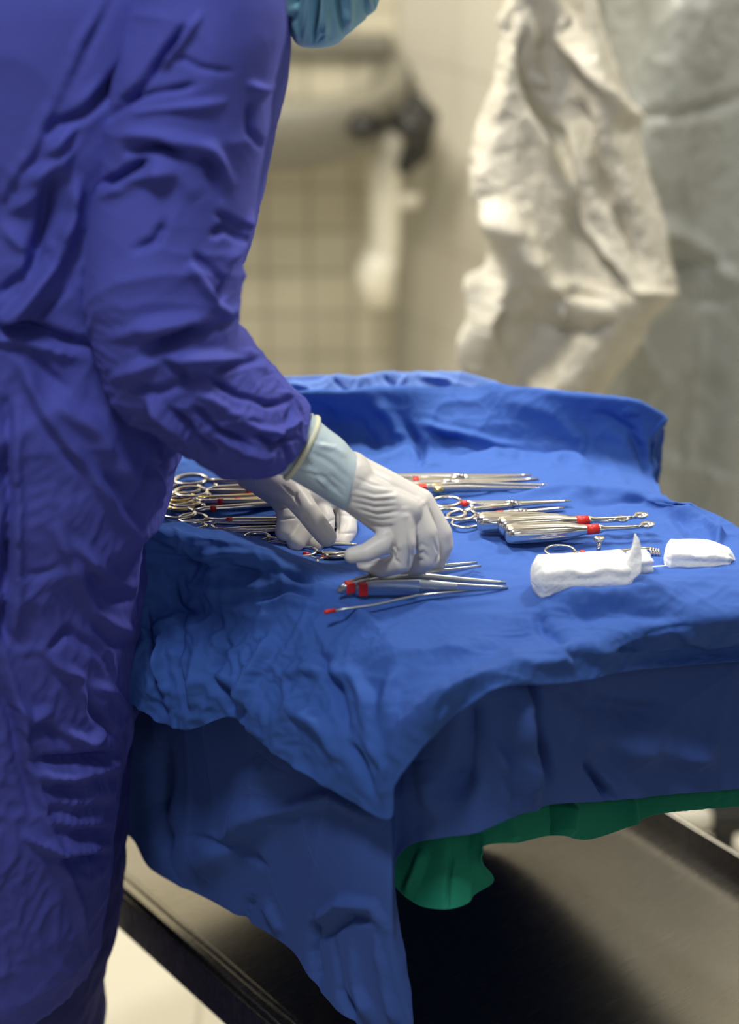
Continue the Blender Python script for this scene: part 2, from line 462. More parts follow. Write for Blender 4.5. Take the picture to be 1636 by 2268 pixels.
M_SHEET2 = plastic('clear_plastic_dimmed', (0.50, 0.52, 0.50), 0.12, scale=16, mott=0.10)  # same plastic as the cream layer; grey paints in its dimmer light
M_WALLT = tiles('wall_tiles', (0.60, 0.56, 0.43), (0.57, 0.53, 0.41), (0.36, 0.33, 0.25), 0.100, 0.100, msize=0.005)
M_WALLR = tiles('side_wall_tiles', (0.56, 0.53, 0.45), (0.54, 0.51, 0.43), (0.45, 0.42, 0.35), 0.20, 0.20, u='X', msize=0.004)
M_FLOOR = tiles('floor_tiles', (0.66, 0.63, 0.53), (0.64, 0.61, 0.51), (0.50, 0.47, 0.38), 0.60, 0.60, u='Y', rough=0.4, msize=0.004)
M_CEIL = simple('ceiling_paint', (0.75, 0.73, 0.68), 0.8)

# ------------------------------------------------------------ room
YB = 4.45
XC = at_y(878, 600, YB)[0]
E1 = np.array([-0.6157, 0.7880, 0]); E2 = np.array([0.7880, 0.6157, 0])
bm = bmesh.new(); box(bm, (0, 0, -0.05), (9, 10, 0.1)); o = link('floor', bm, M_FLOOR, smooth=False); o.location = (0.37, 2.4, 0); struct(o)
bm = bmesh.new(); box(bm, (0, 0, 0.05), (9, 10, 0.1)); o = link('ceiling', bm, M_CEIL, smooth=False); o.location = (0.37, 2.4, 2.9); struct(o)
bm = bmesh.new(); box(bm, (-2.0, 0.05, 1.45), (4.0, 0.1, 2.9)); o = link('wall_back', bm, M_WALLT, smooth=False); o.location = (XC, YB, 0); struct(o)
bm = bmesh.new(); box(bm, (2.6, 0.05, 1.45), (5.2, 0.1, 2.9)); o = link('wall_right', bm, M_WALLR, smooth=False)
o.location = (XC, YB, 0); o.rotation_euler = (0, 0, math.atan2(-E1[1], -E1[0])); struct(o)

# ------------------------------------------------------------ wash basin on the back wall
def basin():
    t = thing('wash_basin', 'white ceramic wash basin on the tiled wall in the background', 'sink', (-0.05, YB, 0))
    wash = []
    n = 40
    # half-oval bowl shells stacked from lip to outlet, widths (x half, y depth, z)
    prof = [(0.30, 0.44, 0.85), (0.31, 0.46, 0.835), (0.305, 0.455, 0.78), (0.28, 0.42, 0.72), (0.20, 0.33, 0.675), (0.07, 0.20, 0.66)]
    bm = bmesh.new(); rings = []
    for hx, dy, z in prof:
        rg = []
        for k in range(n+1):
            a = math.pi*k/n
            e = 0.62
            x = hx*1.12*math.copysign(abs(math.cos(a))**e, math.cos(a)); y = -dy*abs(math.sin(a))**e
            rg.append(bm.verts.new((x, y, z)))
        rings.append(rg)
    for a, b in zip(rings, rings[1:]):
        for k in range(n): bm.faces.new((a[k], a[k+1], b[k+1], b[k]))
    bm.faces.new(rings[-1][::-1])
    inner = [(0.27, 0.41, 0.85), (0.255, 0.39, 0.83), (0.20, 0.32, 0.76), (0.08, 0.2, 0.735)]
    prev = rings[0]
    for hx, dy, z in inner:
        rg = []
        for k in range(n+1):
            a = math.pi*k/n; e = 0.62
            x = hx*1.12*math.copysign(abs(math.cos(a))**e, math.cos(a)); y = -0.03-(dy-0.03)*abs(math.sin(a))**e
            rg.append(bm.verts.new((x, y, z)))
        for k in range(n): bm.faces.new((prev[k+1], prev[k], rg[k], rg[k+1]))
        prev = rg
    bm.faces.new(prev)
    bmesh.ops.recalc_face_normals(bm, faces=bm.faces)
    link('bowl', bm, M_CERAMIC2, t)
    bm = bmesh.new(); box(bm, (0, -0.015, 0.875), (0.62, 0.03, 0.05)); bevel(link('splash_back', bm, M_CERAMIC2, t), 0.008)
    bm = bmesh.new(); sweep(bm, [(0.0, -0.10, 0.85), (0.0, -0.10, 0.95), (0.0, -0.13, 1.0), (0.0, -0.20, 1.0), (0.0, -0.24, 0.96)], 0.011)
    o = link('tap', bm, M_CHROME, t)
    bm = bmesh.new(); sweep(bm, [(0.0, -0.10, 0.97), (0.0, -0.10, 1.03)], [0.02, 0.016]); link('tap_knob', bm, M_CHROME, o)
    bm = bmesh.new(); sweep(bm, [(0.10, -0.27, 0.70), (0.10, -0.27, 0.67)], 0.022, n=16); link('drain', bm, M_BLACK, t)
    return t
bs = basin(); bs.location = (-0.262, YB-0.002, -0.05)
# dark fittings seen at the right end of the basin
t = bpy.data.objects['wash_basin']
for dx, dz, rr in ((0.25, 0.80, 0.030), (0.35, 0.80, 0.035)):
    bm = bmesh.new(); sweep(bm, [(dx-0.03, -0.38, dz), (dx, -0.44, dz), (dx+0.03, -0.38, dz-0.01)], [rr*0.7, rr, rr*0.6], n=14)
    link('valve', bm, M_BLACK, t)
bm = bmesh.new()
sweep(bm, [(0.35, -0.30, 0.82), (0.375, -0.28, 0.78), (0.36, -0.26, 0.70), (0.33, -0.25, 0.66)], [0.022, 0.032, 0.028, 0.016], n=14)
link('hose', bm, M_BLACK, t)
# waste pipe
wp = thing('waste_pipe', 'pale upright waste pipe hanging under the wash basin', 'pipe', (at_y(852, 500, YB-.24)[0], YB-0.24, 0))
bm = bmesh.new(); sweep(bm, [(0, 0, 0.70), (0, 0, 0.60), (0.0, 0, 0.45), (-0.005, 0.0, 0.38)], [0.034, 0.034, 0.033, 0.032], n=18); link('pipe', bm, M_CERAMIC, wp)
bm = bmesh.new(); sweep(bm, [(-0.005, 0, 0.43), (-0.02, 0.0, 0.38), (-0.01, 0, 0.31)], [0.038, 0.045, 0.034], n=18); link('trap', bm, M_CERAMIC, wp)
bm = bmesh.new(); sweep(bm, [(0.0, 0, 0.54), (0.06, 0.03, 0.53), (0.07, 0.11, 0.53)], 0.016, n=12); link('branch_pipe', bm, M_CERAMIC, wp)

# ------------------------------------------------------------ plastic sheets
def sheet(name, rows, y, strokes, mat, seed, gu, gv, nr=150, nc=150, undul=0.0):
    ctrl = []
    for row in rows:
        ctrl.append([at_y(px, py, y+dy) for px, py, dy in row])
    P = surf(ctrl, nr, nc)
    Nn = face_cam(P, normals(P))
    P = P + Nn*(stroke_disp(P, strokes, .62, 1.1))[..., None]
    if undul: P = P + Nn*(noise3(P*np.array([1, 1, .45]), 7, seed)*undul)[..., None]
    P = crumple(P, Nn, 0.005, 7, seed+40, stretch=(1, 1, .8), sharp=3)
    P = crumple(P, Nn, 0.0022, 26, seed+50, sharp=3)
    P = crumple(P, Nn, 0.0010, 70, seed+60, sharp=2)
    X = buckle(P, gu, gv, iters=70, goal=0.03, bend=0.25, seed=seed, jitter=0.004, jscale=22)
    return mesh_from_grid(name, X, mat, thick=0.001)
YS = 2.62
rows = []
for py, L, Rr in [(-420, 1110, 1250), (0, 1092, 1330), (150, 1078, 1375), (260, 1058, 1412), (375, 1033, 1432), (440, 1045, 1452), (560, 1070, 1480),
                  (650, 1055, 1500), (720, 1040, 1440), (800, 1028, 1400), (890, 1020, 1345), (1050, 1000, 1310), (1250, 990, 1300), (1800, 990, 1300)]:
    n = 9
    rows.append([(L+(Rr-L)*k/(n-1), py, 0.018*math.cos(k*1.3+py*.003)-0.012*math.sin(py*0.01+k)+(0.03 if k in (0, n-1) else 0)) for k in range(n)])
st = [
 ([(1130, -100), (1170, 120), (1230, 330), (1290, 520), (1395, 655)], 26, -45),
 ([(1215, 120), (1290, 330), (1370, 470), (1440, 600)], 38, -40),
 ([(1180, -60), (1260, 90), (1340, 200), (1415, 270)], 30, 32),
 ([(1180, 250), (1220, 360), (1290, 500), (1400, 640)], 22, 30),
 ([(1065, 250), (1085, 430), (1150, 560), (1250, 680), (1390, 690)], 50, 34),
 ([(1090, 570), (1110, 700), (1170, 850)], 30, -18),
 ([(1170, 620), (1280, 620), (1385, 665)], 18, 16),
 ([(1200, 720), (1300, 740), (1380, 690)], 20, -14),
 ([(1060, 560), (1050, 700), (1035, 900)], 22, 26),
 ([(1195, 180), (1220, 185)], 16, 30),
 ([(1400, 645), (1500, 652)], 12, 22)]
o = sheet('plastic_sheet', rows, YS, st, M_SHEET, 3, 0.025, 0.025, 170, 110, undul=0.012)
tag(o, 'creased cream plastic sheet hanging in warm light beyond the instrument table', 'plastic sheet')
rows = []
for py in (-420, 0, 200, 400, 600, 800, 1000, 1250, 1500, 1850):
    rows.append([(1240+(1980-1240)*k/9, py, 0.05*math.sin(k*1.3+py*0.004)+0.12) for k in range(10)])
st = [([(1330, 400), (1450, 500), (1560, 560), (1640, 620)], 30, 25), ([(1420, 260), (1530, 250), (1640, 215)], 14, -22),
      ([(1400, 600), (1500, 590), (1640, 580)], 18, -16), ([(1500, 0), (1505, 250), (1560, 600), (1530, 900), (1520, 1200)], 7, 9),
      ([(1575, 500), (1560, 700), (1535, 1000)], 6, 8), ([(1400, 700), (1420, 800), (1500, 880)], 30, 20),
      ([(1400, 660), (1500, 660), (1636, 665)], 10, -14), ([(1430, 1000), (1640, 1080)], 20, 12)]
o = sheet('plastic_sheet', rows, YS+0.10, st, M_SHEET2, 8, 0.02, 0.02, 130, 110, undul=0.014)
tag(o, 'smooth translucent plastic sheet, painted grey for weaker light, hanging at the right edge', 'plastic sheet')

# ------------------------------------------------------------ steel trolley under the drapes
A0 = np.array([-0.176, 1.744, 0.0])
def tp(s, t, z): return Vector(tuple(A0+E1*s+E2*t+np.array([0, 0, z])))
TRO = thing('instrument_trolley', 'stainless steel trolley with a lower shelf under the blue drapes', 'trolley', tuple(A0), math.atan2(E1[1], E1[0]))
def tl(s, t, z):
    """trolley-local coordinates: x along E1, y = -E2"""
    return (s, -t, z)
def tbox(bm, s0, s1, t0, t1, z0, z1):
    box(bm, ((s0+s1)/2, -(t0+t1)/2, (z0+z1)/2), (s1-s0, t1-t0, z1-z0))
S0, S1 = -0.98, 0.35; TW = 0.536
bm = bmesh.new(); tbox(bm, S0, S1, 0, TW, 0.435, 0.45); link('shelf', bm, M_TRAY, TRO, smooth=False)
def rail(t0, t1, z0, z1, s0=S0, s1=S1):
    bm = bmesh.new(); tbox(bm, s0, s1, t0, t1, z0, z1); o = link('rail', bm, M_TRAY, TRO, smooth=False); bevel(o, 0.002); return o
rail(-0.014, -0.002, 0.448, 0.458)
rail(-0.018, -0.012, 0.40, 0.452)
rail(0.0, 0.008, 0.446, 0.455)
rail(TW, TW+0.006, 0.42, 0.480)
for s in (S0, S1-0.006):
    bm = bmesh.new(); tbox(bm, s, s+0.006, 0, TW, 0.42, 0.46); link('end_rail', bm, M_TRAY, TRO, smooth=False)
# table top: outline follows the drape above
outl = [(0.09, 1.50), (0.50, 1.66), (0.38, 1.705), (0.17, 1.88), (-0.30, 1.92), (-0.42, 1.90), (-0.32, 1.84), (-0.14, 1.77)]
ca, sa = E1[0], E1[1]
def to_loc(x, y):
    dx, dy = x-A0[0], y-A0[1]; return (dx*ca+dy*sa, -dx*sa+dy*ca)
bm = bmesh.new()
lo = [bm.verts.new((*to_loc(x, y), 0.915)) for x, y in outl]; hi = [bm.verts.new((*to_loc(x, y), 0.930)) for x, y in outl]
bm.faces.new(lo[::-1]); bm.faces.new(hi)
for k in range(len(lo)): bm.faces.new((lo[k], lo[(k+1) % len(lo)], hi[(k+1) % len(lo)], hi[k]))
link('tabletop', bm, M_TRAY, TRO, smooth=False)
for x, y in [(0.0, 1.645), (-0.05, 1.82), (0.47, 1.672), (-0.33, 1.87)]:
    lx, ly = to_loc(x, y)
    bm = bmesh.new(); sweep(bm, [(lx, ly, 0.06), (lx, ly, 0.915)], 0.0125, n=16, upv=(1, 0, 0)); lg = link('leg', bm, M_CHROME, TRO)
    bm = bmesh.new(); sweep(bm, [(lx, ly-0.012, 0.03), (lx, ly+0.012, 0.03)], 0.03, n=20); link('castor', bm, M_BLACK, lg)

# white round bar low behind the trolley
pa, pb = at_z(1440, 1822, 0.10), at_z(1574, 1812, 0.10)
bt = thing('white_bar', 'short white round bar lying low behind the trolley shelf', 'bar', tuple(pa*0.5+pb*0.5))
c = (pa+pb)/2
bm = bmesh.new(); sweep(bm, [pa-c+np.array([-0.15, 0, 0]), pa-c, pb-c-np.array([.01, 0, 0]), pb-c], [0.019, 0.019, 0.019, 0.012], n=18); link('bar', bm, M_WHITEP, bt)
bm = bmesh.new(); box(bm, (0.02, 0.04, -0.02), (0.20, 0.05, 0.035)); bevel(link('bracket', bm, M_BLACK, bt), 0.006)
for dx in (-0.1, 0.07):
    bm = bmesh.new(); box(bm, (dx, 0.03, -0.065), (0.03, 0.03, 0.07)); link('foot', bm, M_BLACK, bt)

# ------------------------------------------------------------ green drape
yh_x = [100, 200, 300, 400, 500, 620, 740, 850, 1000, 1100, 1240, 1400, 1640, 2050]
yh_y = [1.70, 1.68, 1.655, 1.625, 1.585, 1.535, 1.485, 1.445, 1.415, 1.435, 1.475, 1.53, 1.60, 1.70]
def yhang(px): return float(np.interp(px, yh_x, yh_y))
def hang_row(pts, off): return [at_y(px, py, yhang(px)+off) for px, py in pts]
top = [(835, 1780), (880, 1780), (930, 1760), (985, 1740), (1030, 1720), (1070, 1700), (1150, 1660), (1225, 1640), (1300, 1620), (1380, 1610), (1460, 1600), (1640, 1570), (1850, 1560)]
mid = [(838, 1850), (880, 1860), (930, 1850), (985, 1840), (1035, 1820), (1068, 1780), (1150, 1740), (1225, 1730), (1300, 1720), (1380, 1710), (1460, 1690), (1640, 1660), (1850, 1650)]
hem = [(845, 1915), (884, 1975), (935, 2008), (1000, 2013), (1050, 1985), (1064, 1880), (1150, 1866), (1225, 1850), (1300, 1860), (1380, 1836), (1450, 1805), (1570, 1792), (1850, 1770)]
P = surf([hang_row(top, .075), hang_row(mid, .07), hang_row([(a, (b+h)/2) for (a, b), (c_, h) in zip(mid, hem)], .055), hang_row(hem, .04)], 90, 200)
Nn = face_cam(P, normals(P))
st = [([(1235, 1760), (1225, 1860)], 10, -9), ([(1260, 1780), (1250, 1850)], 16, 10), ([(1390, 1760), (1400, 1840)], 14, 8), ([(1065, 1850), (1050, 2000)], 9, -10),
      ([(1000, 1880), (985, 2010)], 7, -6), ([(940, 1880), (900, 1980)], 14, 7), ([(1120, 1800), (1130, 1870)], 14, 7)]
P = P+Nn*stroke_disp(P, st)[..., None]
P = buckle(P, 0.03, 0.02, iters=50, goal=0.05, bend=0.3, seed=21)
tag(mesh_from_grid('green_drape', P, M_GREEN, thick=0.0012), 'green cotton drape showing below the blue drape hem', 'drape')

# ------------------------------------------------------------ lower blue drape (hangs from the table edge)
top = [(150, 1480), (290, 1500), (360, 1520), (440, 1530), (560, 1550), (680, 1600), (780, 1650), (850, 1690), (885, 1640), (1040, 1515), (1170, 1460), (1340, 1440), (1560, 1420), (1850, 1400)]
q1 = [(150, 1560), (290, 1575), (360, 1600), (450, 1630), (580, 1670), (690, 1730), (780, 1780), (858, 1810), (885, 1710), (1050, 1600), (1190, 1530), (1340, 1520), (1560, 1500), (1850, 1480)]
q2 = [(150, 1640), (288, 1650), (355, 1690), (470, 1740), (610, 1800), (700, 1870), (785, 1920), (864, 1940), (882, 1770), (1060, 1700), (1200, 1670), (1340, 1650), (1560, 1630), (1850, 1620)]
q3 = [(150, 1740), (286, 1770), (345, 1830), (475, 1900), (630, 1990), (705, 2060), (782, 2120), (868, 2110), (880, 1860), (1060, 1790), (1200, 1740), (1340, 1725), (1560, 1700), (1850, 1690)]
hem = [(150, 1790), (284, 1850), (334, 1925), (480, 1998), (640, 2098), (692, 2175), (775, 2262), (912, 2305), (878, 1908), (1062, 1842), (1200, 1784), (1340, 1773), (1560, 1752), (1850, 1730)]
def hr(pts, off, sw=0.0):
    r = []
    for k, (px, py) in enumerate(pts):
        dy = off+.085*math.exp(-(k/3.2)**2)+(0.03 if k >= 8 and k < 9 else 0.0)-sw*math.exp(-((k-6.5)/1.6)**2)
        r.append(at_y(px, py, yhang(px)+dy))
    return r
P = surf([hr(top, .02), hr(q1, .018), hr(q2, .018, .02), hr(q3, .018, .035), hr(hem, .016, .045)], 150, 260)
Nn = face_cam(P, normals(P))
st = [
 ([(620, 1690), (560, 1800), (480, 1880), (400, 1930)], 60, 12),
 ([(440, 1850), (530, 1870), (590, 1920)], 12, -6),
 ([(700, 2040), (760, 2000), (830, 2010), (858, 2050)], 16, 10), ([(720, 2080), (780, 2030), (830, 2040)], 12, -9),
 ([(560, 1990), (530, 2060)], 10, -6), ([(590, 2000), (620, 2070)], 12, 7),
 ([(700, 2030), (690, 2110), (700, 2180)], 12, -9), ([(780, 2090), (790, 2180), (820, 2260)], 14, 8),
 ([(740, 2080), (750, 2190), (780, 2260)], 10, -8), ([(840, 2080), (850, 2180), (880, 2268)], 12, 7),
 ([(1125, 1500), (1140, 1600), (1150, 1680), (1175, 1780)], 26, 17), ([(1160, 1490), (1180, 1590), (1215, 1730)], 12, -14), ([(1060, 1540), (1040, 1650), (1010, 1780)], 36, -12), ([(1260, 1620), (1420, 1660), (1600, 1660)], 40, 10),
 ([(1085, 1640), (1120, 1720), (1130, 1790)], 14, 9), ([(1110, 1700), (1140, 1780)], 8, -8),
 ([(1295, 1680), (1345, 1770)], 9, -12), ([(1310, 1690), (1360, 1765)], 9, 5),
 ([(1230, 1520), (1300, 1560), (1500, 1590)], 30, -7), ([(940, 1680), (980, 1800), (960, 1860)], 30, 8),
 ([(360, 1640), (350, 1780), (380, 1900)], 26, -14), ([(600, 1800), (740, 1760), (850, 1830)], 22, 6)]
P = P+Nn*stroke_disp(P, st)[..., None]
P = crumple(P, Nn, 0.0035, 8, 33, stretch=(1, 1, .5))
P = buckle(P, 0.020, 0.016, iters=70, goal=0.04, bend=0.35, seed=31, jscale=18)
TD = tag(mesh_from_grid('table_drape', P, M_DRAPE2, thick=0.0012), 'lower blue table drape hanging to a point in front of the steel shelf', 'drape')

# unseen cloth panel added behind the table to darken the shelf's reflection
bp_ = [(-.44, 1.93, .66), (-.30, 1.955, .63), (-.12, 1.95, .53), (.05, 1.945, .455), (.14, 1.94, .465), (.20, 1.92, .50), (.27, 1.88, .56), (.32, 1.83, .60), (.37, 1.78, .63), (.41, 1.74, .64), (.45, 1.70, .64)]
top_ = [(x, y-.02, .925) for x, y, z in bp_]
mid_ = [(x, y+.008*math.sin(k*2.1), (z+.925)/2) for k, (x, y, z) in enumerate(bp_)]
Pb = surf([top_, mid_, bp_], 60, 120)
Pb = buckle(Pb, .03, .01, iters=30, goal=.05, seed=35)
ob = mesh_from_grid('reflection_blocker', Pb, M_DRAPE2, thick=0.0012); ob.parent = TD

# ------------------------------------------------------------ upper blue drape under the instruments
K = {}
K[1] = [(200, 900), (310, 880), (420, 868), (520, 866), (640, 872), (760, 873), (870, 868), (960, 866), (1040, 864), (1120, 862), (1250, 878), (1400, 892), (1467, 922)]
K[2] = [(200, 950), (310, 945), (420, 940), (520, 938), (640, 938), (760, 938), (870, 935), (960, 935), (1050, 935), (1140, 935), (1250, 940), (1360, 950), (1434, 972)]
K[3] = [(200, 1010), (310, 1005), (420, 1000), (520, 998), (640, 998), (760, 998), (870, 996), (970, 998), (1060, 1000), (1150, 1005), (1260, 1015), (1360, 1030), (1440, 1050)]
K[4] = [(200, 1060), (310, 1055), (420, 1048), (520, 1045), (640, 1045), (760, 1045), (870, 1045), (980, 1048), (1080, 1050), (1180, 1056), (1280, 1068), (1380, 1088), (1466, 1108)]
K[5] = [(200, 1100), (310, 1100), (420, 1100), (520, 1100), (640, 1105), (760, 1110), (870, 1115), (990, 1120), (1100, 1125), (1220, 1128), (1340, 1130), (1460, 1132), (1575, 1138)]
K[6] = [(200, 1150), (310, 1150), (420, 1160), (520, 1172), (640, 1195), (760, 1215), (870, 1225), (1000, 1228), (1120, 1228), (1240, 1222), (1370, 1210), (1510, 1200), (1680, 1195)]
K[7] = [(200, 1172), (310, 1165), (420, 1182), (530, 1206), (660, 1255), (770, 1315), (870, 1372), (1000, 1390), (1130, 1372), (1230, 1318), (1400, 1293), (1560, 1273), (1900, 1228)]
K[8] = [(190, 1330), (300, 1330), (400, 1335), (500, 1365), (620, 1400), (740, 1430), (860, 1455), (1000, 1465), (1130, 1440), (1245, 1400), (1400, 1385), (1570, 1374), (1980, 1340)]
K[9] = [(180, 1450), (296, 1460), (370, 1480), (460, 1490), (560, 1530), (690, 1590), (830, 1660), (890, 1590), (1000, 1510), (1150, 1465), (1320, 1450), (1540, 1435), (2000, 1400)]
K[10] = [(180, 1540), (298, 1568), (350, 1603), (430, 1612), (515, 1592), (640, 1684), (850, 1815), (876, 1738), (950, 1642), (1085, 1530), (1262, 1512), (1470, 1478), (2010, 1440)]
ZF = 0.948
def zrow(k, z): return [at_z(px, py, z if not isinstance(z, list) else z[i]) for i, (px, py) in enumerate(K[k])]
rows = []
r1 = [at_y(px, py, 1.975+0.02*math.sin(i)) for i, (px, py) in enumerate(K[1])]
rows.append([p+np.array([0, 0.035, -0.09]) for p in r1])
rows.append([p+np.array([0, 0.012, -0.006]) for p in r1])
rows.append(r1)
rows.append([at_y(px, py, 1.962) for px, py in K[2]])
rows.append([at_y(px, py, 1.938) for px, py in K[3]])
rows.append(zrow(4, ZF+0.003))
rows.append(zrow(5, ZF))
rows.append(zrow(6, ZF))
rows.append(zrow(7, [ZF+.028]*4+[ZF+.015, ZF+.004, ZF+.001, ZF+.002, ZF+.006, ZF+.016, ZF+.022, ZF+.022, ZF+.02]))
rows.append(zrow(8, [.900, .900, .903, .912, .922, .932, .940, .943, .945, .955, .958, .955, .95]))
rows.append([at_y(px, py, yhang(px)-.012) for px, py in K[9]])
rows.append([at_y(px, py, yhang(px)-.018) for px, py in K[10]])
rows = np.array(rows)
# turn the right-hand side down behind the table edge
side = rows[:, -1].copy(); side2 = side.copy()
side[:] += np.array([0.006, 0.012, -0.012]); side2 += np.array([0.004, 0.03, -0.10])
side[0:3] = rows[0:3, -1]+np.array([0.004, 0.01, -0.01]); side2[0:3] = rows[0:3, -1]+np.array([-0.01, 0.04, -0.03])
ctrl = np.concatenate([rows, side[:, None], side2[:, None]], axis=1)
P = even_cols(even_rows(surf(ctrl, 230, 300)))
px, py = project(P.reshape(-1, 3)); px = px.reshape(P.shape[:2]); py = py.reshape(P.shape[:2])
Nn = normals(P); Nn = Nn*np.sign(Nn[..., 2:3]+0.3*-Nn[..., 1:2]); 
def edge_y(x): return np.interp(x, [200, 310, 420, 530, 660, 770, 870, 1000, 1130, 1230, 1400, 1540, 1750], [1160, 1150, 1170, 1195, 1245, 1300, 1355, 1375, 1350, 1300, 1280, 1262, 1230])
flat = np.clip((py-1035)/25, 0, 1)*np.clip((edge_y(px)-py)/18+0.3, 0, 1)*np.clip((1520-px)/80, 0, 1)
st = [
 # back flap
 ([(900, 930), (935, 985), (925, 1030)], 12, -9), ([(940, 935), (1030, 965), (1160, 985)], 9, 8), ([(955, 950), (1040, 985), (1130, 1000)], 9, -7),
 ([(820, 880), (870, 930), (900, 980)], 18, 7), ([(1100, 880), (1250, 930), (1300, 1000)], 30, 8), ([(1330, 920), (1400, 960), (1450, 1060)], 16, -8),
 ([(700, 900), (780, 940), (850, 1000)], 22, -7), ([(1020, 1020), (1150, 1010), (1260, 1020), (1380, 1070)], 12, 9), ([(1000, 1000), (1180, 1000), (1300, 1010)], 9, -6),
 ([(430, 1010), (560, 980), (700, 1000)], 20, 6), ([(760, 1040), (900, 1005), (960, 1030)], 10, 7),
 # right side folds
 ([(1250, 1100), (1330, 1085), (1420, 1100), (1560, 1150)], 14, 9), ([(1290, 1120), (1370, 1118), (1450, 1100)], 8, -5),
 ([(1480, 1120), (1530, 1180), (1600, 1220)], 18, -8), ([(1560, 1150), (1590, 1190), (1575, 1235), (1620, 1250)], 10, 9), ([(1470, 1150), (1530, 1220)], 12, 5),
 # field ripples
 ([(1000, 1100), (1060, 1088), (1120, 1090)], 8, 5), ([(1150, 1095), (1240, 1080), (1300, 1090)], 9, 5), ([(470, 1140), (520, 1124), (600, 1130)], 7, 4),
 ([(480, 1175), (560, 1160), (620, 1165)], 6, 3), ([(1050, 1200), (1150, 1225), (1190, 1240)], 9, 4), ([(930, 1330), (1000, 1345), (1120, 1330)], 9, 4),
 ([(830, 1290), (800, 1262), (850, 1255)], 8, 4), ([(1060, 1260), (1150, 1270)], 9, -3),
 # slope on the left
 ([(350, 1190), (430, 1230), (560, 1225)], 13, 9), ([(340, 1240), (460, 1260), (600, 1260), (700, 1290)], 12, -9), ([(330, 1200), (400, 1215), (430, 1290)], 10, -6),
 ([(440, 1275), (520, 1250), (640, 1270)], 10, 7), ([(380, 1310), (390, 1345), (430, 1360)], 8, -8), ([(400, 1290), (500, 1310), (600, 1300)], 16, 8),
 ([(500, 1350), (640, 1330), (760, 1350), (840, 1390)], 14, 8), ([(480, 1370), (495, 1430), (470, 1500)], 14, -9), ([(560, 1330), (650, 1310), (740, 1330)], 12, -7),
 ([(400, 1350), (410, 1400), (395, 1480), (420, 1560)], 9, -11), ([(430, 1380), (440, 1460), (430, 1540)], 11, 8), ([(360, 1400), (350, 1480), (370, 1570)], 10, 8),
 ([(330, 1360), (330, 1450), (340, 1560)], 9, -8), ([(460, 1500), (500, 1540), (520, 1580)], 12, -6),
 # front
 ([(600, 1400), (560, 1480), (530, 1560)], 16, 7), ([(700, 1440), (740, 1520), (770, 1620)], 18, -9), ([(760, 1470), (810, 1560), (830, 1660)], 18, 9),
 ([(640, 1560), (700, 1600), (760, 1680)], 16, 7), ([(770, 1640), (800, 1700), (830, 1760)], 11, -10), ([(800, 1620), (850, 1700), (850, 1780)], 10, 6),
 ([(880, 1470), (860, 1560), (850, 1640)], 22, 6), ([(620, 1500), (680, 1480), (800, 1500)], 20, 6), ([(960, 1440), (1060, 1420), (1180, 1440)], 24, 5),
 ([(1195, 1360), (1200, 1400), (1260, 1430)], 18, -9), ([(1240, 1370), (1380, 1350), (1500, 1370)], 22, -7), ([(1220, 1330), (1350, 1320), (1500, 1310)], 20, 6),
 ([(1210, 1440), (1300, 1440), (1500, 1420)], 20, 6), ([(1180, 1470), (1240, 1462), (1262, 1480)], 12, 10), ([(1480, 1390), (1560, 1420), (1636, 1410)], 16, -6)]
P = P+Nn*(stroke_disp(P, st)*(1-0.35*flat))[..., None]
wrk = np.clip((py-edge_y(px))/40, 0, 1)
left = np.clip((900-px)/500, 0, 1)
stiff = np.clip(0.55*flat+(0.35-0.35*left)*(1-flat), 0, 0.9)
P = crumple(P, Nn, 0.0020+0.0064*(1-flat)*(0.18+0.82*left), 17, 43, stretch=(.8, 1.1, 1.1))
P = crumple(P, Nn, 0.0004+0.0016*(1-flat)*(.35+.65*left), 38, 44, stretch=(.7, 1.1, 1.1), sharp=3)
P = buckle(P, 0.055, 0.060, iters=140, goal=0.022, bend=0.16, seed=41, jscale=34, stiff=stiff*0.8, jitter=0.003, patch=9)
tag(mesh_from_grid('instrument_drape', P, M_DRAPE, thick=0.0012), 'bright blue drape spread on the table under all the instruments', 'drape')

# paler cloth behind the back fold
rt = [(470, 862), (560, 850), (640, 842), (700, 840), (750, 833), (790, 836), (850, 826), (900, 828), (960, 827), (1010, 829), (1050, 836), (1090, 850), (1125, 868)]
P = surf([[at_y(px, py+2, 2.06) + np.array([0, .02, -.05]) for px, py in rt], [at_y(px, py, 2.045) for px, py in rt], [at_y(px, py+22, 2.03) for px, py in rt], [at_y(px, py+75, 2.01) for px, py in rt], [at_y(px, py+140, 2.0) for px, py in rt]], 60, 150)
Nn = face_cam(P, normals(P))
st = [([(650, 850), (690, 870)], 7, 6), ([(740, 840), (770, 868)], 6, -6), ([(800, 838), (780, 870)], 6, 6), ([(850, 835), (880, 860)], 8, -5), ([(930, 832), (1000, 850)], 9, 5), ([(900, 832), (870, 868)], 6, 5)]
P = P+Nn*stroke_disp(P, st)[..., None]
P = crumple(P, Nn, 0.004, 20, 53)
P = buckle(P, 0.05, 0.03, iters=50, goal=0.05, seed=51)
tag(mesh_from_grid('pale_drape', P, M_LBLUE, thick=0.0012), 'pale blue cloth edge standing behind the back of the instrument drape', 'cloth')

# ------------------------------------------------------------ person
PER = thing('person', 'person in a purple-blue surgical gown bending over the instruments with gloved hands', 'person', (-0.40, 1.70, 0.0))
def par(o, parent=PER):
    """parent while keeping world coordinates"""
    o.parent = parent
    o.matrix_parent_inverse = Matrix.Translation(Vector(PER.location)).inverted() if parent is PER else Matrix.Identity(4)
    return o

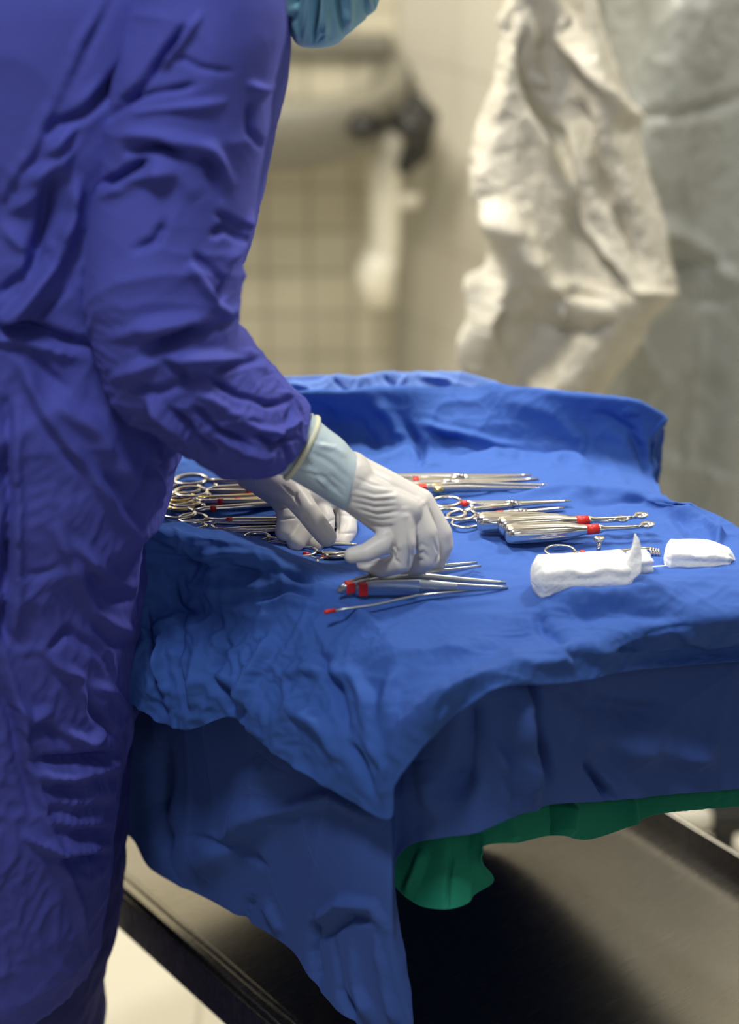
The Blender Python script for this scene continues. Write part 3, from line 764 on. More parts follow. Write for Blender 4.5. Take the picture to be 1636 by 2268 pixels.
def organic(name, chains, mat, voxel=0.0016, smooth=6, post=None, blobs=()):
    """one continuous surface grown round tapered bone chains"""
    bm = bmesh.new()
    for ch in chains:
        pts = [(Vector(c[0]), c[1]) for c in ch]
        for k, (p, r) in enumerate(pts):
            bmesh.ops.create_icosphere(bm, subdivisions=3, radius=r, matrix=Matrix.Translation(p))
            if k:
                q, r0 = pts[k-1]
                d = p-q
                if d.length > 1e-5:
                    M = Matrix.Translation((p+q)/2) @ d.to_track_quat('Z', 'Y').to_matrix().to_4x4()
                    bmesh.ops.create_cone(bm, cap_ends=True, segments=28, radius1=r0, radius2=r, depth=d.length, matrix=M)
    for c, s in blobs:
        M = Matrix.Translation(Vector(c)) @ Matrix.Diagonal((s[0], s[1], s[2], 1))
        bmesh.ops.create_icosphere(bm, subdivisions=4, radius=1.0, matrix=M)
    me = bpy.data.meshes.new(name+'_src'); bm.to_mesh(me); bm.free()
    o = bpy.data.objects.new(name+'_src', me); COL.objects.link(o)
    m = o.modifiers.new('r', 'REMESH'); m.mode = 'VOXEL'; m.voxel_size = voxel; m.use_smooth_shade = True
    if smooth:
        m = o.modifiers.new('s', 'SMOOTH'); m.factor = 0.5; m.iterations = smooth
    dg = bpy.context.evaluated_depsgraph_get()
    me2 = bpy.data.meshes.new_from_object(o.evaluated_get(dg)); me2.name = name
    bpy.data.objects.remove(o)
    if post:
        n = len(me2.vertices)
        co = np.empty(n*3); me2.vertices.foreach_get('co', co); co = co.reshape(-1, 3)
        no = np.empty(n*3); me2.vertices.foreach_get('normal', no); no = no.reshape(-1, 3)
        facing = np.clip(((CAM-co)*no).sum(1)/np.linalg.norm(CAM-co, axis=1)*2, 0, 1)
        co = co+no*(stroke_disp(co[None], post, warp=2.5)[0]*facing)[:, None]
        me2.vertices.foreach_set('co', co.ravel()); me2.update()
    for p in me2.polygons: p.use_smooth = True
    me2.materials.clear(); me2.materials.append(mat)
    o = bpy.data.objects.new(name, me2); COL.objects.link(o)
    return o

def Y3(px, py, y): return tuple(at_y(px, py, y))

# body (mostly under the clothes; head is above the picture)
HC = np.array(Y3(705, -235, 1.76))
bodych = [
 [((-.42, 1.70, .95), .13), ((-.40, 1.70, 1.10), .12), ((-.33, 1.72, 1.28), .125), ((-.24, 1.73, 1.38), .10), ((-.15, 1.75, 1.44), .055), (tuple(HC+np.array([-.02, 0, -.03])), .06)],
 [((-.40, 1.64, .92), .10), ((-.40, 1.62, .52), .062), ((-.43, 1.62, .30), .055), ((-.45, 1.62, .10), .038), ((-.45, 1.62, .06), .038), ((-.36, 1.61, .045), .036), ((-.28, 1.60, .035), .03)],
 [((-.44, 1.80, .92), .10), ((-.42, 1.81, .52), .062), ((-.45, 1.81, .30), .055), ((-.47, 1.81, .10), .038), ((-.47, 1.81, .06), .038), ((-.38, 1.81, .045), .036), ((-.30, 1.81, .035), .03)],
 [((-.22, 1.70, 1.38), .075), (Y3(440, 100, 1.635), .050), (Y3(390, 450, 1.60), .042), (Y3(365, 770, 1.575), .038), (Y3(500, 925, 1.59), .030), (Y3(625, 985, 1.60), .021)],
 [((-.22, 1.80, 1.38), .075), ((-.20, 1.88, 1.34), .052), ((-.20, 1.90, 1.20), .042), (Y3(430, 850, 1.84), .032), (Y3(590, 1040, 1.74), .018)],
]
face = [(tuple(HC+np.array([.085, 0, -.03])), (.020, .012, .020)), (tuple(HC+np.array([.045, 0, -.055])), (.04, .045, .03)),
        (tuple(HC+np.array([-.005, -.075, -.01])), (.016, .010, .028)), (tuple(HC+np.array([-.005, .075, -.01])), (.016, .010, .028)),
        (tuple(HC), (.098, .076, .098))]
body = organic('body', bodych, M_SKIN, voxel=0.006, smooth=6, blobs=face); par(body)
for s in (-1, 1):
    bm = bmesh.new(); bmesh.ops.create_uvsphere(bm, u_segments=20, v_segments=12, radius=0.011, matrix=Matrix.Translation(Vector(HC+np.array([.074, s*.030, .008]))))
    par(link('eye', bm, M_WHITEP))
for k, (x, y) in enumerate(((-.37, 1.615), (-.39, 1.81))):
    bm = bmesh.new(); sweep(bm, [(x-.12, y, .05), (x-.08, y, .055), (x+.02, y, .05), (x+.10, y, .038), (x+.135, y, .03)], [(.035, .035), (.042, .050), (.044, .045), (.045, .034), (.030, .02)], n=20)
    par(link('shoe', bm, M_WHITEP))
# cap over the hair
bm = bmesh.new(); bmesh.ops.create_icosphere(bm, subdivisions=4, radius=1.0)
for v in bm.verts:
    n = 1+0.03*math.sin(v.co.y*18)*max(0, v.co.z)
    v.co = Vector((HC[0]-.012+v.co.x*.105*n, HC[1]+v.co.y*.088*n, HC[2]+.028+max(v.co.z, -.15)*.098*n))
par(link('surgical_cap', bm, M_MASK))
# mask, its lower edge hangs into the picture
mp = [((700, -330), (930, -300), 1.76, .03), ((640, -270), (955, -250), 1.76, .062), ((612, -190), (950, -180), 1.76, .082), ((606, -110), (915, -110), 1.76, .085), ((610, -60), (875, -60), 1.76, .080), ((616, -25), (848, -20), 1.76, .072), ((622, 15), (834, 12), 1.76, .066),
      ((634, 50), (800, 45), 1.76, .056), ((645, 78), (768, 74), 1.76, .042), ((655, 94), (752, 92), 1.76, .026), ((668, 101), (735, 98), 1.76, .008)]
P = tube_pairs(mp, 110, 220, 2.0)
Nn = P-P.mean(axis=1, keepdims=True); Nn /= np.linalg.norm(Nn, axis=2, keepdims=True)+1e-9
st = [([(704, -60), (702, 20), (692, 90)], 7, -11), ([(690, -60), (684, 20), (672, 90)], 9, 4), ([(720, -60), (718, 20), (722, 80)], 9, 9),
      ([(742, -40), (752, 30), (762, 72)], 8, -10), ([(770, -60), (772, 20), (768, 60)], 12, 9), ([(700, 92), (718, 78), (735, 90)], 5, -4),
      ([(640, -40), (650, 20), (640, 30)], 9, 8), ([(655, 10), (668, -40)], 6, -8), ([(805, -40), (816, 38)], 4, -4), ([(822, -40), (828, 20)], 4, 4), ([(650, 40), (665, 90)], 8, 4)]
P = P+Nn*stroke_disp(P, st, .7, 1.9, 2)[..., None]
P = buckle(P, .02, .01, iters=20, goal=.08, wrap=True, seed=61, jscale=60)
par(mesh_from_grid('face_mask', P, M_MASK, wrap=True, cap=True))
bm = bmesh.new(); sweep(bm, [Y3(812, -60, 1.695), Y3(818, 0, 1.70), Y3(824, 22, 1.715)], 0.0022, n=8); par(link('mask_seam', bm, M_TIE))

# trousers / under-gown below and behind the gown
lp = [((-560, 1450), (286, 1450), 1.72, .16), ((-520, 1600), (288, 1600), 1.72, .165), ((-480, 1700), (286, 1700), 1.72, .165), ((-470, 1850), (278, 1850), 1.72, .165), ((-450, 1960), (272, 1960), 1.72, .165),
      ((-440, 2040), (262, 2040), 1.72, .165), ((-430, 2120), (240, 2125), 1.72, .165), ((-420, 2210), (221, 2212), 1.72, .165), ((-415, 2280), (228, 2280), 1.72, .165), ((-400, 2600), (215, 2600), 1.72, .165), ((-380, 3300), (160, 3300), 1.72, .16)]
P = tube_pairs(lp, 110, 160, level=True)
P = buckle(P, .03, .04, iters=40, goal=.05, wrap=True, seed=62)
o = par(mesh_from_grid('trousers', P, M_GOWN_IN, wrap=True, cap=True)); o['label'] = 'dark blue trousers below the gown hem'

# gown body
gp = [((120, -330), (430, -330), 1.74, .05), ((20, -345), (500, -345), 1.735, .09), ((-250, -330), (560, -330), 1.725, .13), ((-420, -250), (600, -250), 1.72, .14), ((-470, -100), (632, -100), 1.72, .165), ((-500, 0), (636, 0), 1.72, .17), ((-520, 100), (645, 100), 1.72, .17), ((-540, 180), (640, 180), 1.72, .17),
      ((-550, 260), (620, 260), 1.72, .17), ((-560, 350), (602, 350), 1.72, .165), ((-570, 450), (580, 450), 1.71, .16), ((-580, 540), (560, 540), 1.70, .155), ((-590, 640), (500, 640), 1.69, .15),
      ((-600, 740), (470, 740), 1.68, .145), ((-620, 850), (450, 850), 1.67, .15), ((-640, 950), (430, 950), 1.67, .155), ((-650, 1010), (412, 1010), 1.67, .16), ((-655, 1060), (393, 1060), 1.67, .16),
      ((-660, 1120), (374, 1120), 1.67, .16), ((-660, 1170), (325, 1170), 1.67, .165), ((-660, 1230), (314, 1230), 1.67, .165), ((-660, 1310), (310, 1310), 1.67, .17), ((-655, 1400), (303, 1400), 1.67, .17), ((-650, 1500), (298, 1500), 1.67, .17),
      ((-640, 1600), (296, 1600), 1.67, .17), ((-635, 1690), (280, 1690), 1.66, .17), ((-630, 1780), (268, 1780), 1.66, .17), ((-620, 1880), (258, 1880), 1.66, .17), ((-610, 1980), (244, 1980), 1.66, .17), ((-600, 2075), (222, 2075), 1.66, .17), ((-600, 2100), (215, 2100), 1.66, .165)]
P = tube_pairs(gp, 250, 300, level=True)
N0 = normals(P, True); ctr = P.mean(axis=1, keepdims=True); N0 = N0*np.sign(((P-ctr)*N0).sum(-1, keepdims=True))
front = np.clip(-N0[..., 1:2]*2, 0, 1)
st = [
 # flap overlap seam and the tie
 ([(242, -20), (132, 190), (70, 330), (-20, 480)], 9, 5), ([(262, -20), (150, 200), (88, 336), (0, 470)], 8, -5),
 ([(330, 90), (247, 200), (190, 247), (120, 290)], 16, -22), ([(230, 190), (150, 300), (60, 440)], 26, 12),
 ([(190, 260), (150, 330), (60, 380)], 12, -10), ([(160, 330), (100, 420), (20, 470)], 12, 8),
 ([(130, 360), (100, 450), (86, 530), (60, 600)], 12, -20), ([(175, 400), (165, 470), (140, 540)], 12, 12),
 ([(172, 480), (120, 590), (50, 680), (-10, 730)], 20, 14), ([(186, 520), (150, 640), (70, 720)], 9, -9), ([(150, 500), (90, 600), (10, 690)], 7, -7),
 ([(100, 560), (40, 620), (0, 660)], 8, -8), ([(0, 500), (60, 560), (40, 620)], 12, 8),
 ([(-20, 722), (80, 740), (200, 770), (290, 800)], 13, -20), ([(-20, 752), (80, 770), (180, 800)], 10, 9),
 # skirt under the arm
 ([(0, 760), (60, 790), (110, 840), (150, 860)], 9, -9), ([(40, 800), (90, 900), (150, 990), (220, 1060)], 14, 10), ([(60, 900), (140, 1000), (200, 1060)], 9, -9),
 ([(100, 880), (230, 960), (330, 1100)], 30, 8), ([(200, 1030), (250, 1120), (300, 1180)], 14, 10), ([(230, 1030), (270, 1110), (310, 1160)], 9, -8),
 ([(360, 1000), (350, 1060), (360, 1110)], 10, 8), ([(385, 1010), (330, 1060), (310, 1130)], 12, -8),
 ([(12, 900), (16, 1100), (14, 1300), (12, 1420)], 10, -22), ([(38, 900), (40, 1150), (36, 1400)], 12, 9), ([(0, 1420), (50, 1600), (90, 1760), (140, 1900)], 12, 8), ([(-10, 1500), (40, 1650), (70, 1800)], 12, -9),
 ([(40, 1270), (80, 1280), (150, 1260)], 8, -6), ([(130, 1180), (170, 1290), (240, 1400)], 14, 9), ([(160, 1200), (230, 1260), (300, 1300)], 13, 8), ([(190, 1260), (250, 1330), (300, 1330)], 9, -8),
 ([(210, 1360), (260, 1390), (305, 1400)], 10, 9), ([(200, 1380), (250, 1420), (300, 1425)], 8, -8),
 ([(110, 1440), (160, 1400), (220, 1440)], 9, -8), ([(110, 1460), (170, 1500), (200, 1560)], 14, 9), ([(150, 1500), (190, 1520), (220, 1580)], 9, -9), ([(220, 1520), (260, 1530), (290, 1580)], 9, 10), ([(200, 1560), (235, 1600), (270, 1640)], 9, -8),
 ([(40, 1560), (70, 1600), (120, 1580)], 8, 8), ([(60, 1640), (110, 1620), (150, 1650)], 9, -8), ([(150, 1620), (200, 1650), (240, 1620)], 9, 8),
 ([(70, 1690), (160, 1690), (270, 1680)], 9, -12), ([(80, 1715), (160, 1720), (270, 1700)], 9, 11), ([(90, 1745), (180, 1750), (260, 1730)], 8, -10), ([(120, 1765), (190, 1775), (260, 1755)], 8, 9),
 ([(90, 1790), (170, 1800), (255, 1790)], 8, -10), ([(110, 1810), (180, 1825), (255, 1820)], 8, 9), ([(120, 1845), (190, 1850), (250, 1840)], 8, -9), ([(60, 1850), (130, 1880), (250, 1875)], 8, 10),
 ([(110, 1900), (180, 1905), (245, 1890)], 8, -7), ([(150, 1930), (200, 1950), (235, 1930)], 9, 7), ([(130, 1900), (170, 2000), (190, 2080)], 12, 7)]
sd = stroke_disp(P, st)
P = P+N0*(sd[..., None]*front)
zz = P[..., 2]
P = crumple(P, N0, .0060*np.clip((1.30-zz)/.15, .3, 1), 8, 83, stretch=(1.1, .8, .75), sharp=3)
P = crumple(P, N0, .0020*np.clip((1.32-zz)/.15, .2, 1), 24, 85, stretch=(1.1, .9, .8), sharp=3)
P = buckle(P, .045, .045, iters=110, goal=.025, bend=.22, wrap=True, seed=63, jscale=30, jitter=.004, patch=7, stiff=np.clip((zz-1.25)/.3, 0, .6))
gown = par(mesh_from_grid('gown', P, M_GOWN, wrap=True, thick=0.0))

# near sleeve
sp = [((340, -260), (600, -220), 1.63, .050), ((292, -80), (624, -60), 1.605, .070), ((258, 70), (634, 70), 1.60, .078), ((232, 230), (604, 205), 1.595, .078), ((212, 380), (584, 380), 1.59, .075),
      ((192, 500), (566, 500), 1.58, .075), ((185, 610), (540, 600), 1.57, .075), ((198, 720), (535, 672), 1.565, .075), ((222, 805), (532, 735), 1.565, .072), ((262, 880), (566, 775), 1.57, .070),
      ((330, 932), (592, 812), 1.575, .066), ((400, 982), (620, 848), 1.58, .062), ((462, 1018), (652, 875), 1.59, .056), ((535, 1036), (664, 886), 1.595, .046), ((600, 1042), (682, 906), 1.60, .028)]
P = tube_pairs(sp, 210, 190, 2.0)
N0 = normals(P, True); ctr = P.mean(axis=1, keepdims=True); N0 = N0*np.sign(((P-ctr)*N0).sum(-1, keepdims=True))
st = [
 ([(400, 60), (348, 128), (308, 190), (247, 265)], 10, -10), ([(440, 30), (400, 90), (360, 150)], 10, 7),
 ([(286, 338), (360, 328), (420, 340), (460, 365), (487, 435)], 13, -12), ([(290, 300), (380, 300), (460, 325), (510, 400)], 16, 9), ([(330, 370), (400, 385), (440, 440)], 30, 8),
 ([(215, 400), (264, 382), (326, 360)], 10, -10), ([(230, 430), (300, 400), (380, 380)], 16, 7), ([(270, 225), (350, 205), (430, 190)], 8, -6), ([(300, 250), (400, 235), (500, 225)], 10, 5), ([(380, 120), (440, 150), (520, 160)], 8, -5),
 ([(560, 190), (600, 200), (630, 180)], 9, 9), ([(565, 230), (560, 290), (590, 330)], 9, -8), ([(480, 480), (520, 500), (560, 520)], 8, -7),
 ([(290, 555), (340, 530), (362, 490)], 14, -5), ([(470, 520), (500, 510), (560, 540)], 10, -8), ([(575, 520), (545, 570), (500, 640), (478, 668)], 12, -20), ([(560, 480), (540, 540), (500, 580)], 12, 8),
 ([(420, 590), (450, 640), (476, 678), (515, 698), (540, 672)], 11, 15), ([(430, 560), (470, 600), (490, 630)], 9, -8),
 ([(317, 778), (380, 765), (440, 740), (512, 712), (530, 690)], 14, -14), ([(240, 745), (320, 735), (400, 720), (470, 700)], 18, 8), ([(260, 830), (350, 800), (450, 790), (540, 790)], 14, 9),
 ([(310, 795), (370, 800), (410, 830), (420, 855)], 12, -8), ([(480, 820), (540, 800), (590, 790)], 10, -8), ([(540, 770), (580, 780), (590, 820)], 10, 9),
 ([(290, 860), (350, 870), (420, 840), (470, 835)], 10, -7), ([(470, 840), (520, 880), (590, 900), (640, 890)], 9, -9), ([(440, 870), (500, 910), (570, 930)], 10, 8), ([(430, 900), (480, 950), (550, 990)], 9, -9),
 ([(480, 900), (560, 950), (610, 960), (660, 930)], 9, 9), ([(480, 960), (540, 1000), (600, 1010)], 8, 8), ([(560, 960), (600, 990), (650, 970)], 7, -8), ([(620, 870), (650, 880), (670, 910)], 7, 8), ([(640, 1030), (620, 960), (650, 900)], 8, -6),
 ([(330, 880), (380, 930), (420, 980)], 12, 8), ([(380, 900), (430, 960), (480, 1010)], 8, -7)]
sd = stroke_disp(P, st); front = np.clip(-N0[..., 1:2]*2.2, 0.15, 1)
P = P+N0*(sd[..., None]*front)
low = np.clip((1.30-P[..., 2])/.15, 0, 1)
P = crumple(P, N0, .0034+.0018*low, 9, 84, stretch=(.8, .8, 1.1), sharp=3)
P = crumple(P, N0, .0007+.0012*low, 26, 86, stretch=(.8, .8, 1.1), sharp=3)
P = buckle(P, .045, .065, iters=120, goal=.025, bend=.2, wrap=True, seed=64, jscale=32, jitter=.003, patch=9, stiff=0.6*(1-low))
par(mesh_from_grid('sleeve', P, M_GOWN, wrap=True, cap=True))
# far sleeve
sp = [((260, 0), (560, 0), 1.80, .06), ((230, 250), (540, 250), 1.84, .07), ((240, 500), (510, 500), 1.86, .065), ((250, 700), (480, 650), 1.86, .06), ((330, 820), (510, 730), 1.84, .055), ((400, 905), (560, 800), 1.81, .05), ((460, 975), (600, 870), 1.775, .04), ((510, 1022), (630, 925), 1.745, .035)]
P = tube_pairs(sp, 90, 90); P = buckle(P, .04, .06, iters=60, goal=.03, wrap=True, seed=65)
par(mesh_from_grid('sleeve', P, M_GOWN, wrap=True, cap=True))

# ---- near hand
def ch(*a): return [(Y3(px, py, y), r) for px, py, y, r in a]
near = [
 ch((700, 1020, 1.60, .018), (735, 1042, 1.60, .019), (768, 1062, 1.60, .0232)),
 ch((720, 1015, 1.605, .012), (750, 1027, 1.61, .012), (778, 1041, 1.61, .0165)),
 ch((710, 1050, 1.60, .012), (735, 1068, 1.598, .012), (765, 1088, 1.595, .0145)),
 ch((765, 1085, 1.595, .0145), (835, 1125, 1.59, .014), (889, 1152, 1.583, .0118)),
 ch((768, 1070, 1.595, .016), (840, 1105, 1.59, .015), (905, 1128, 1.59, .0120)),
 ch((772, 1050, 1.610, .0165), (850, 1085, 1.605, .015), (922, 1116, 1.605, .0115)),
 ch((776, 1042, 1.625, .0165), (850, 1075, 1.625, .0145), (932, 1110, 1.628, .0110)),
 ch((765, 1095, 1.600, .012), (835, 1145, 1.595, .0125), (866, 1172, 1.585, .0110), (850, 1203, 1.574, .0100), (812, 1224, 1.568, .0084), (779, 1230, 1.568, .0070)),
 ch((889, 1152, 1.583, .0118), (894, 1200, 1.575, .0108), (890, 1245, 1.573, .0094), (846, 1259, 1.588, .0084), (806, 1249, 1.60, .0070)),
 ch((915, 1122, 1.600, .0115), (942, 1180, 1.590, .0108), (949, 1236, 1.588, .0100), (905, 1262, 1.602, .0092), (872, 1262, 1.612, .0082)),
 ch((932, 1110, 1.628, .0115), (975, 1180, 1.620, .0105), (980, 1207, 1.620, .0098), (962, 1245, 1.622, .0096), (928, 1268, 1.630, .0086)),
 ch((785, 1065, 1.655, .014), (850, 1140, 1.668, .0115), (880, 1205, 1.665, .0100), (893, 1245, 1.650, .0088)),
]
st = [([(780, 1055), (830, 1075), (880, 1080)], 5, -.8), ([(772, 1080), (830, 1095), (870, 1090)], 4, -1.3), ([(768, 1098), (830, 1110), (875, 1105)], 4, -1.5), ([(775, 1112), (830, 1124), (878, 1120)], 4, -1.5),
      ([(790, 1128), (835, 1138), (880, 1132)], 4, -1.5), ([(800, 1145), (840, 1152), (878, 1148)], 4, -1.4), ([(808, 1160), (845, 1165), (876, 1163)], 4, -1.2), ([(770, 1090), (830, 1103), (880, 1098)], 4, .8), ([(790, 1120), (830, 1131), (878, 1126)], 4, .8),
      ([(810, 1178), (835, 1188), (862, 1184)], 4, -1.2), ([(872, 1208), (880, 1220), (868, 1235)], 4, -1.8), ([(880, 1205), (890, 1212)], 4, 1.4), ([(866, 1222), (872, 1236), (885, 1246)], 4, -1.5),
      ([(922, 1210), (935, 1202), (950, 1214)], 4, -1.8), ([(925, 1225), (938, 1222), (948, 1236)], 4, -1.6), ([(922, 1240), (935, 1240)], 4, -1.4), ([(928, 1217), (942, 1212)], 3, 1.0),
      ([(967, 1175), (972, 1200), (978, 1225)], 4, -1.6), ([(893, 1120), (899, 1150)], 13, 1.8), ([(935, 1112), (942, 1120)], 12, 1.5), ([(900, 1180), (908, 1225), (905, 1262)], 4, -1.6), ([(915, 1160), (920, 1200)], 6, -1.2),
      ([(852, 1170), (876, 1205), (862, 1228)], 4, -1.4), ([(876, 1190), (868, 1222), (835, 1245), (795, 1252)], 5, -2.6), ([(903, 1190), (912, 1230), (905, 1262)], 4, -2.4), ([(905, 1262), (880, 1275)], 4, -1.5), ([(958, 1190), (973, 1225), (962, 1255)], 4, -2.4)]
g = par(organic('glove', near, M_GLOVE, voxel=0.0013, smooth=4, post=st)); g['label'] = 'pale latex glove on the near hand, fingers curled over forceps'
# translucent glove cuff over the blue sleeve cuff
cp = [((612, 1046), (692, 918), 1.60, .022), ((632, 1050), (702, 932), 1.60, .0255), ((655, 1062), (728, 955), 1.60, .0255), ((690, 1082), (760, 980), 1.60, .0255), ((725, 1104), (778, 1000), 1.60, .0245), ((758, 1124), (790, 1012), 1.60, .0235), ((768, 1120), (796, 1024), 1.60, .019)]
P = tube_pairs(cp, 70, 110, 2.1)
N0 = normals(P, True); ctr = P.mean(axis=1, keepdims=True); N0 = N0*np.sign(((P-ctr)*N0).sum(-1, keepdims=True))
st = [([(690, 1000), (740, 1030), (775, 1060)], 8, -1.5), ([(670, 1040), (720, 1060), (760, 1090)], 6, -1.5), ([(700, 980), (740, 990), (770, 1010)], 9, 1.5), ([(650, 1030), (700, 1050), (730, 1080)], 7, 1.5), ([(730, 1050), (750, 1066), (768, 1080)], 4, -1.2), ([(725, 1070), (745, 1084), (765, 1100)], 4, -1.2), ([(665, 1000), (690, 1040)], 9, -2)]
P = P+N0*stroke_disp(P, st)[..., None]
P = buckle(P, .03, .05, iters=30, goal=.06, wrap=True, seed=66, jitter=.0008, jscale=80)
o = par(mesh_from_grid('glove_cuff', P, M_CUFF, wrap=True, cap=True)); o['label'] = 'light blue cuff showing through the thin glove'
Pr = tube_pairs(cp, 70, 60, 2.1)[8]
bm = bmesh.new()
cen = Pr.mean(0)
pts = [Vector(cen+(p-cen)*1.035) for p in Pr]; rg = []
n = len(pts)
for k in range(n):
    t_ = (pts[(k+1) % n]-pts[k-1]).normalized(); rad = (pts[k]-Vector(cen)).normalized(); sd_ = t_.cross(rad)
    rg.append([bm.verts.new(pts[k]+rad*.0022*math.cos(a)+sd_*.0026*math.sin(a)) for a in [2*math.pi*q/8 for q in range(8)]])
for k in range(n):
    for q in range(8): bm.faces.new((rg[k][q], rg[k][(q+1) % 8], rg[(k+1) % n][(q+1) % 8], rg[(k+1) % n][q]))
par(link('glove_rim', bm, M_RIM))

# ---- far hand
far = [
 ch((545, 1005, 1.755, .021), (563, 1042, 1.74, .0185), (620, 1085, 1.715, .017), (640, 1104, 1.705, .014)),
 ch((560, 1046, 1.745, .018), (640, 1082, 1.735, .017), (690, 1100, 1.728, .015), (720, 1105, 1.73, .013)),
 ch((600, 1050, 1.75, .016), (680, 1075, 1.755, .015), (745, 1098, 1.75, .013)),
 ch((618, 1096, 1.708, .0125), (632, 1122, 1.700, .0105), (637, 1150, 1.690, .0097), (629, 1178, 1.682, .0086)),
 ch((662, 1108, 1.715, .0118), (676, 1140, 1.705, .0103), (676, 1172, 1.692, .0095), (655, 1202, 1.678, .0085)),
 ch((702, 1112, 1.728, .0115), (718, 1150, 1.712, .0103), (716, 1185, 1.698, .0095), (698, 1210, 1.686, .0083)),
 ch((742, 1105, 1.748, .0115), (766, 1142, 1.732, .0103), (768, 1176, 1.716, .0098), (754, 1206, 1.700, .0088)),
 ch((600, 1062, 1.705, .015), (648, 1092, 1.672, .0125), (680, 1132, 1.655, .0108), (705, 1166, 1.648, .0100), (723, 1189, 1.645, .0092)),
]
st = [([(605, 1126), (630, 1124), (650, 1124)], 3, -1.2), ([(618, 1150), (640, 1148), (655, 1148)], 3, -1), ([(722, 1156), (740, 1150), (748, 1148)], 3, -1.4), ([(745, 1180), (765, 1180), (785, 1180)], 3, -1.2),
      ([(745, 1140), (765, 1142), (785, 1146)], 3, -1), ([(748, 1115), (750, 1150), (746, 1185)], 3, -2), ([(665, 1150), (680, 1150)], 3, -1), ([(655, 1090), (650, 1110)], 4, -1.5), ([(625, 1075), (650, 1100), (662, 1120)], 4, -1.2)]
g = par(organic('glove', far, M_GLOVE, voxel=0.0013, smooth=4, post=st)); g['label'] = 'pale latex glove on the far hand, palm side seen'


# ------------------------------------------------------------ instruments
ZT = ZF+0.0045
def place(p0, p1, dz=0.0):
    a = at_z(p0[0], p0[1], ZT+dz); b = at_z(p1[0], p1[1], ZT+dz)
    d = b-a; return a, math.atan2(d[1], d[0]), float(np.linalg.norm(d))
def clamp(name, label, cat, p0, p1, dz=0.0, rr=0.0115, gap=0.0135, sr=0.0021, split=0.62, bands=(0.30,), mat=None, gold=False, tip=0.0012, group=None, curve=0.0, openj=0.0):
    """ring-handled instrument; p0 = ring end, p1 = tip (picture points on the cloth)"""
    a, rz, L = place(p0, p1, dz)
    t = thing(name, label, cat, tuple(a), rz, group)
    m = mat or M_STEEL; sr *= 1.22
    xb = L*split
    for s in (1, -1):
        bm = bmesh.new(); z = 0.0006*s
        ring(bm, (rr*1.25, s*gap, z), rr*1.25, rr*0.92, sr*0.85, rot=s*0.12)
        xs = rr*2.35
        sweep(bm, [(xs, s*(gap-rr*0.15), z), (xs+0.012, s*(gap-rr*.55), z), (xb*0.55, s*gap*0.42, z), (xb-0.008, s*0.0018, z), (xb+0.006, -s*0.0006, z)],
              [(sr*.9, sr*.9), (sr*1.05, sr), (sr*1.15, sr), (sr*1.3, sr*1.1), (sr*1.6, sr*1.2)], n=10)
        hb = link('gold_handle' if gold else 'handle', bm, M_GOLD if gold else m, t)
        bm = bmesh.new()
        n = 7
        pts = [(xb+(L-xb)*k/n, -s*(0.0009+openj*math.sin(k/n*math.pi))*1.0+curve*(k/n)**2, z*0.5) for k in range(n+1)]
        rd = [((sr*1.5)*(1-k/n)+tip*k/n, (sr*1.2)*(1-k/n)+tip*.8*k/n) for k in range(n+1)]
        sweep(bm, pts, rd, n=10); link('jaw', bm, m, t)
        for f in bands:
            if s == (1 if f > 0 else -1):
                q = abs(f)*xb/split*1.0; q = min(q, xb-0.012)
                u = np.interp(q, [xs+0.012, xb*0.55, xb-0.008], [gap-rr*.55, gap*0.42, 0.0018])
                bm = bmesh.new(); sweep(bm, [(q-.0028, s*u, z), (q+.0028, s*(u-.0003), z)], [(sr*1.35, sr*1.25)]*2, n=14); link('red_band', bm, M_RED, t)
    bm = bmesh.new(); sweep(bm, [(xb, 0, -0.0036), (xb, 0, 0.0036)], 0.0024, n=14, upv=(1, 0, 0)); link('pivot_screw', bm, m, t)
    # ratchet
    bm = bmesh.new(); box(bm, (rr*2.35+0.010, 0, 0.001), (0.004, gap*0.9, 0.0016)); link('ratchet', bm, m, t)
    return t
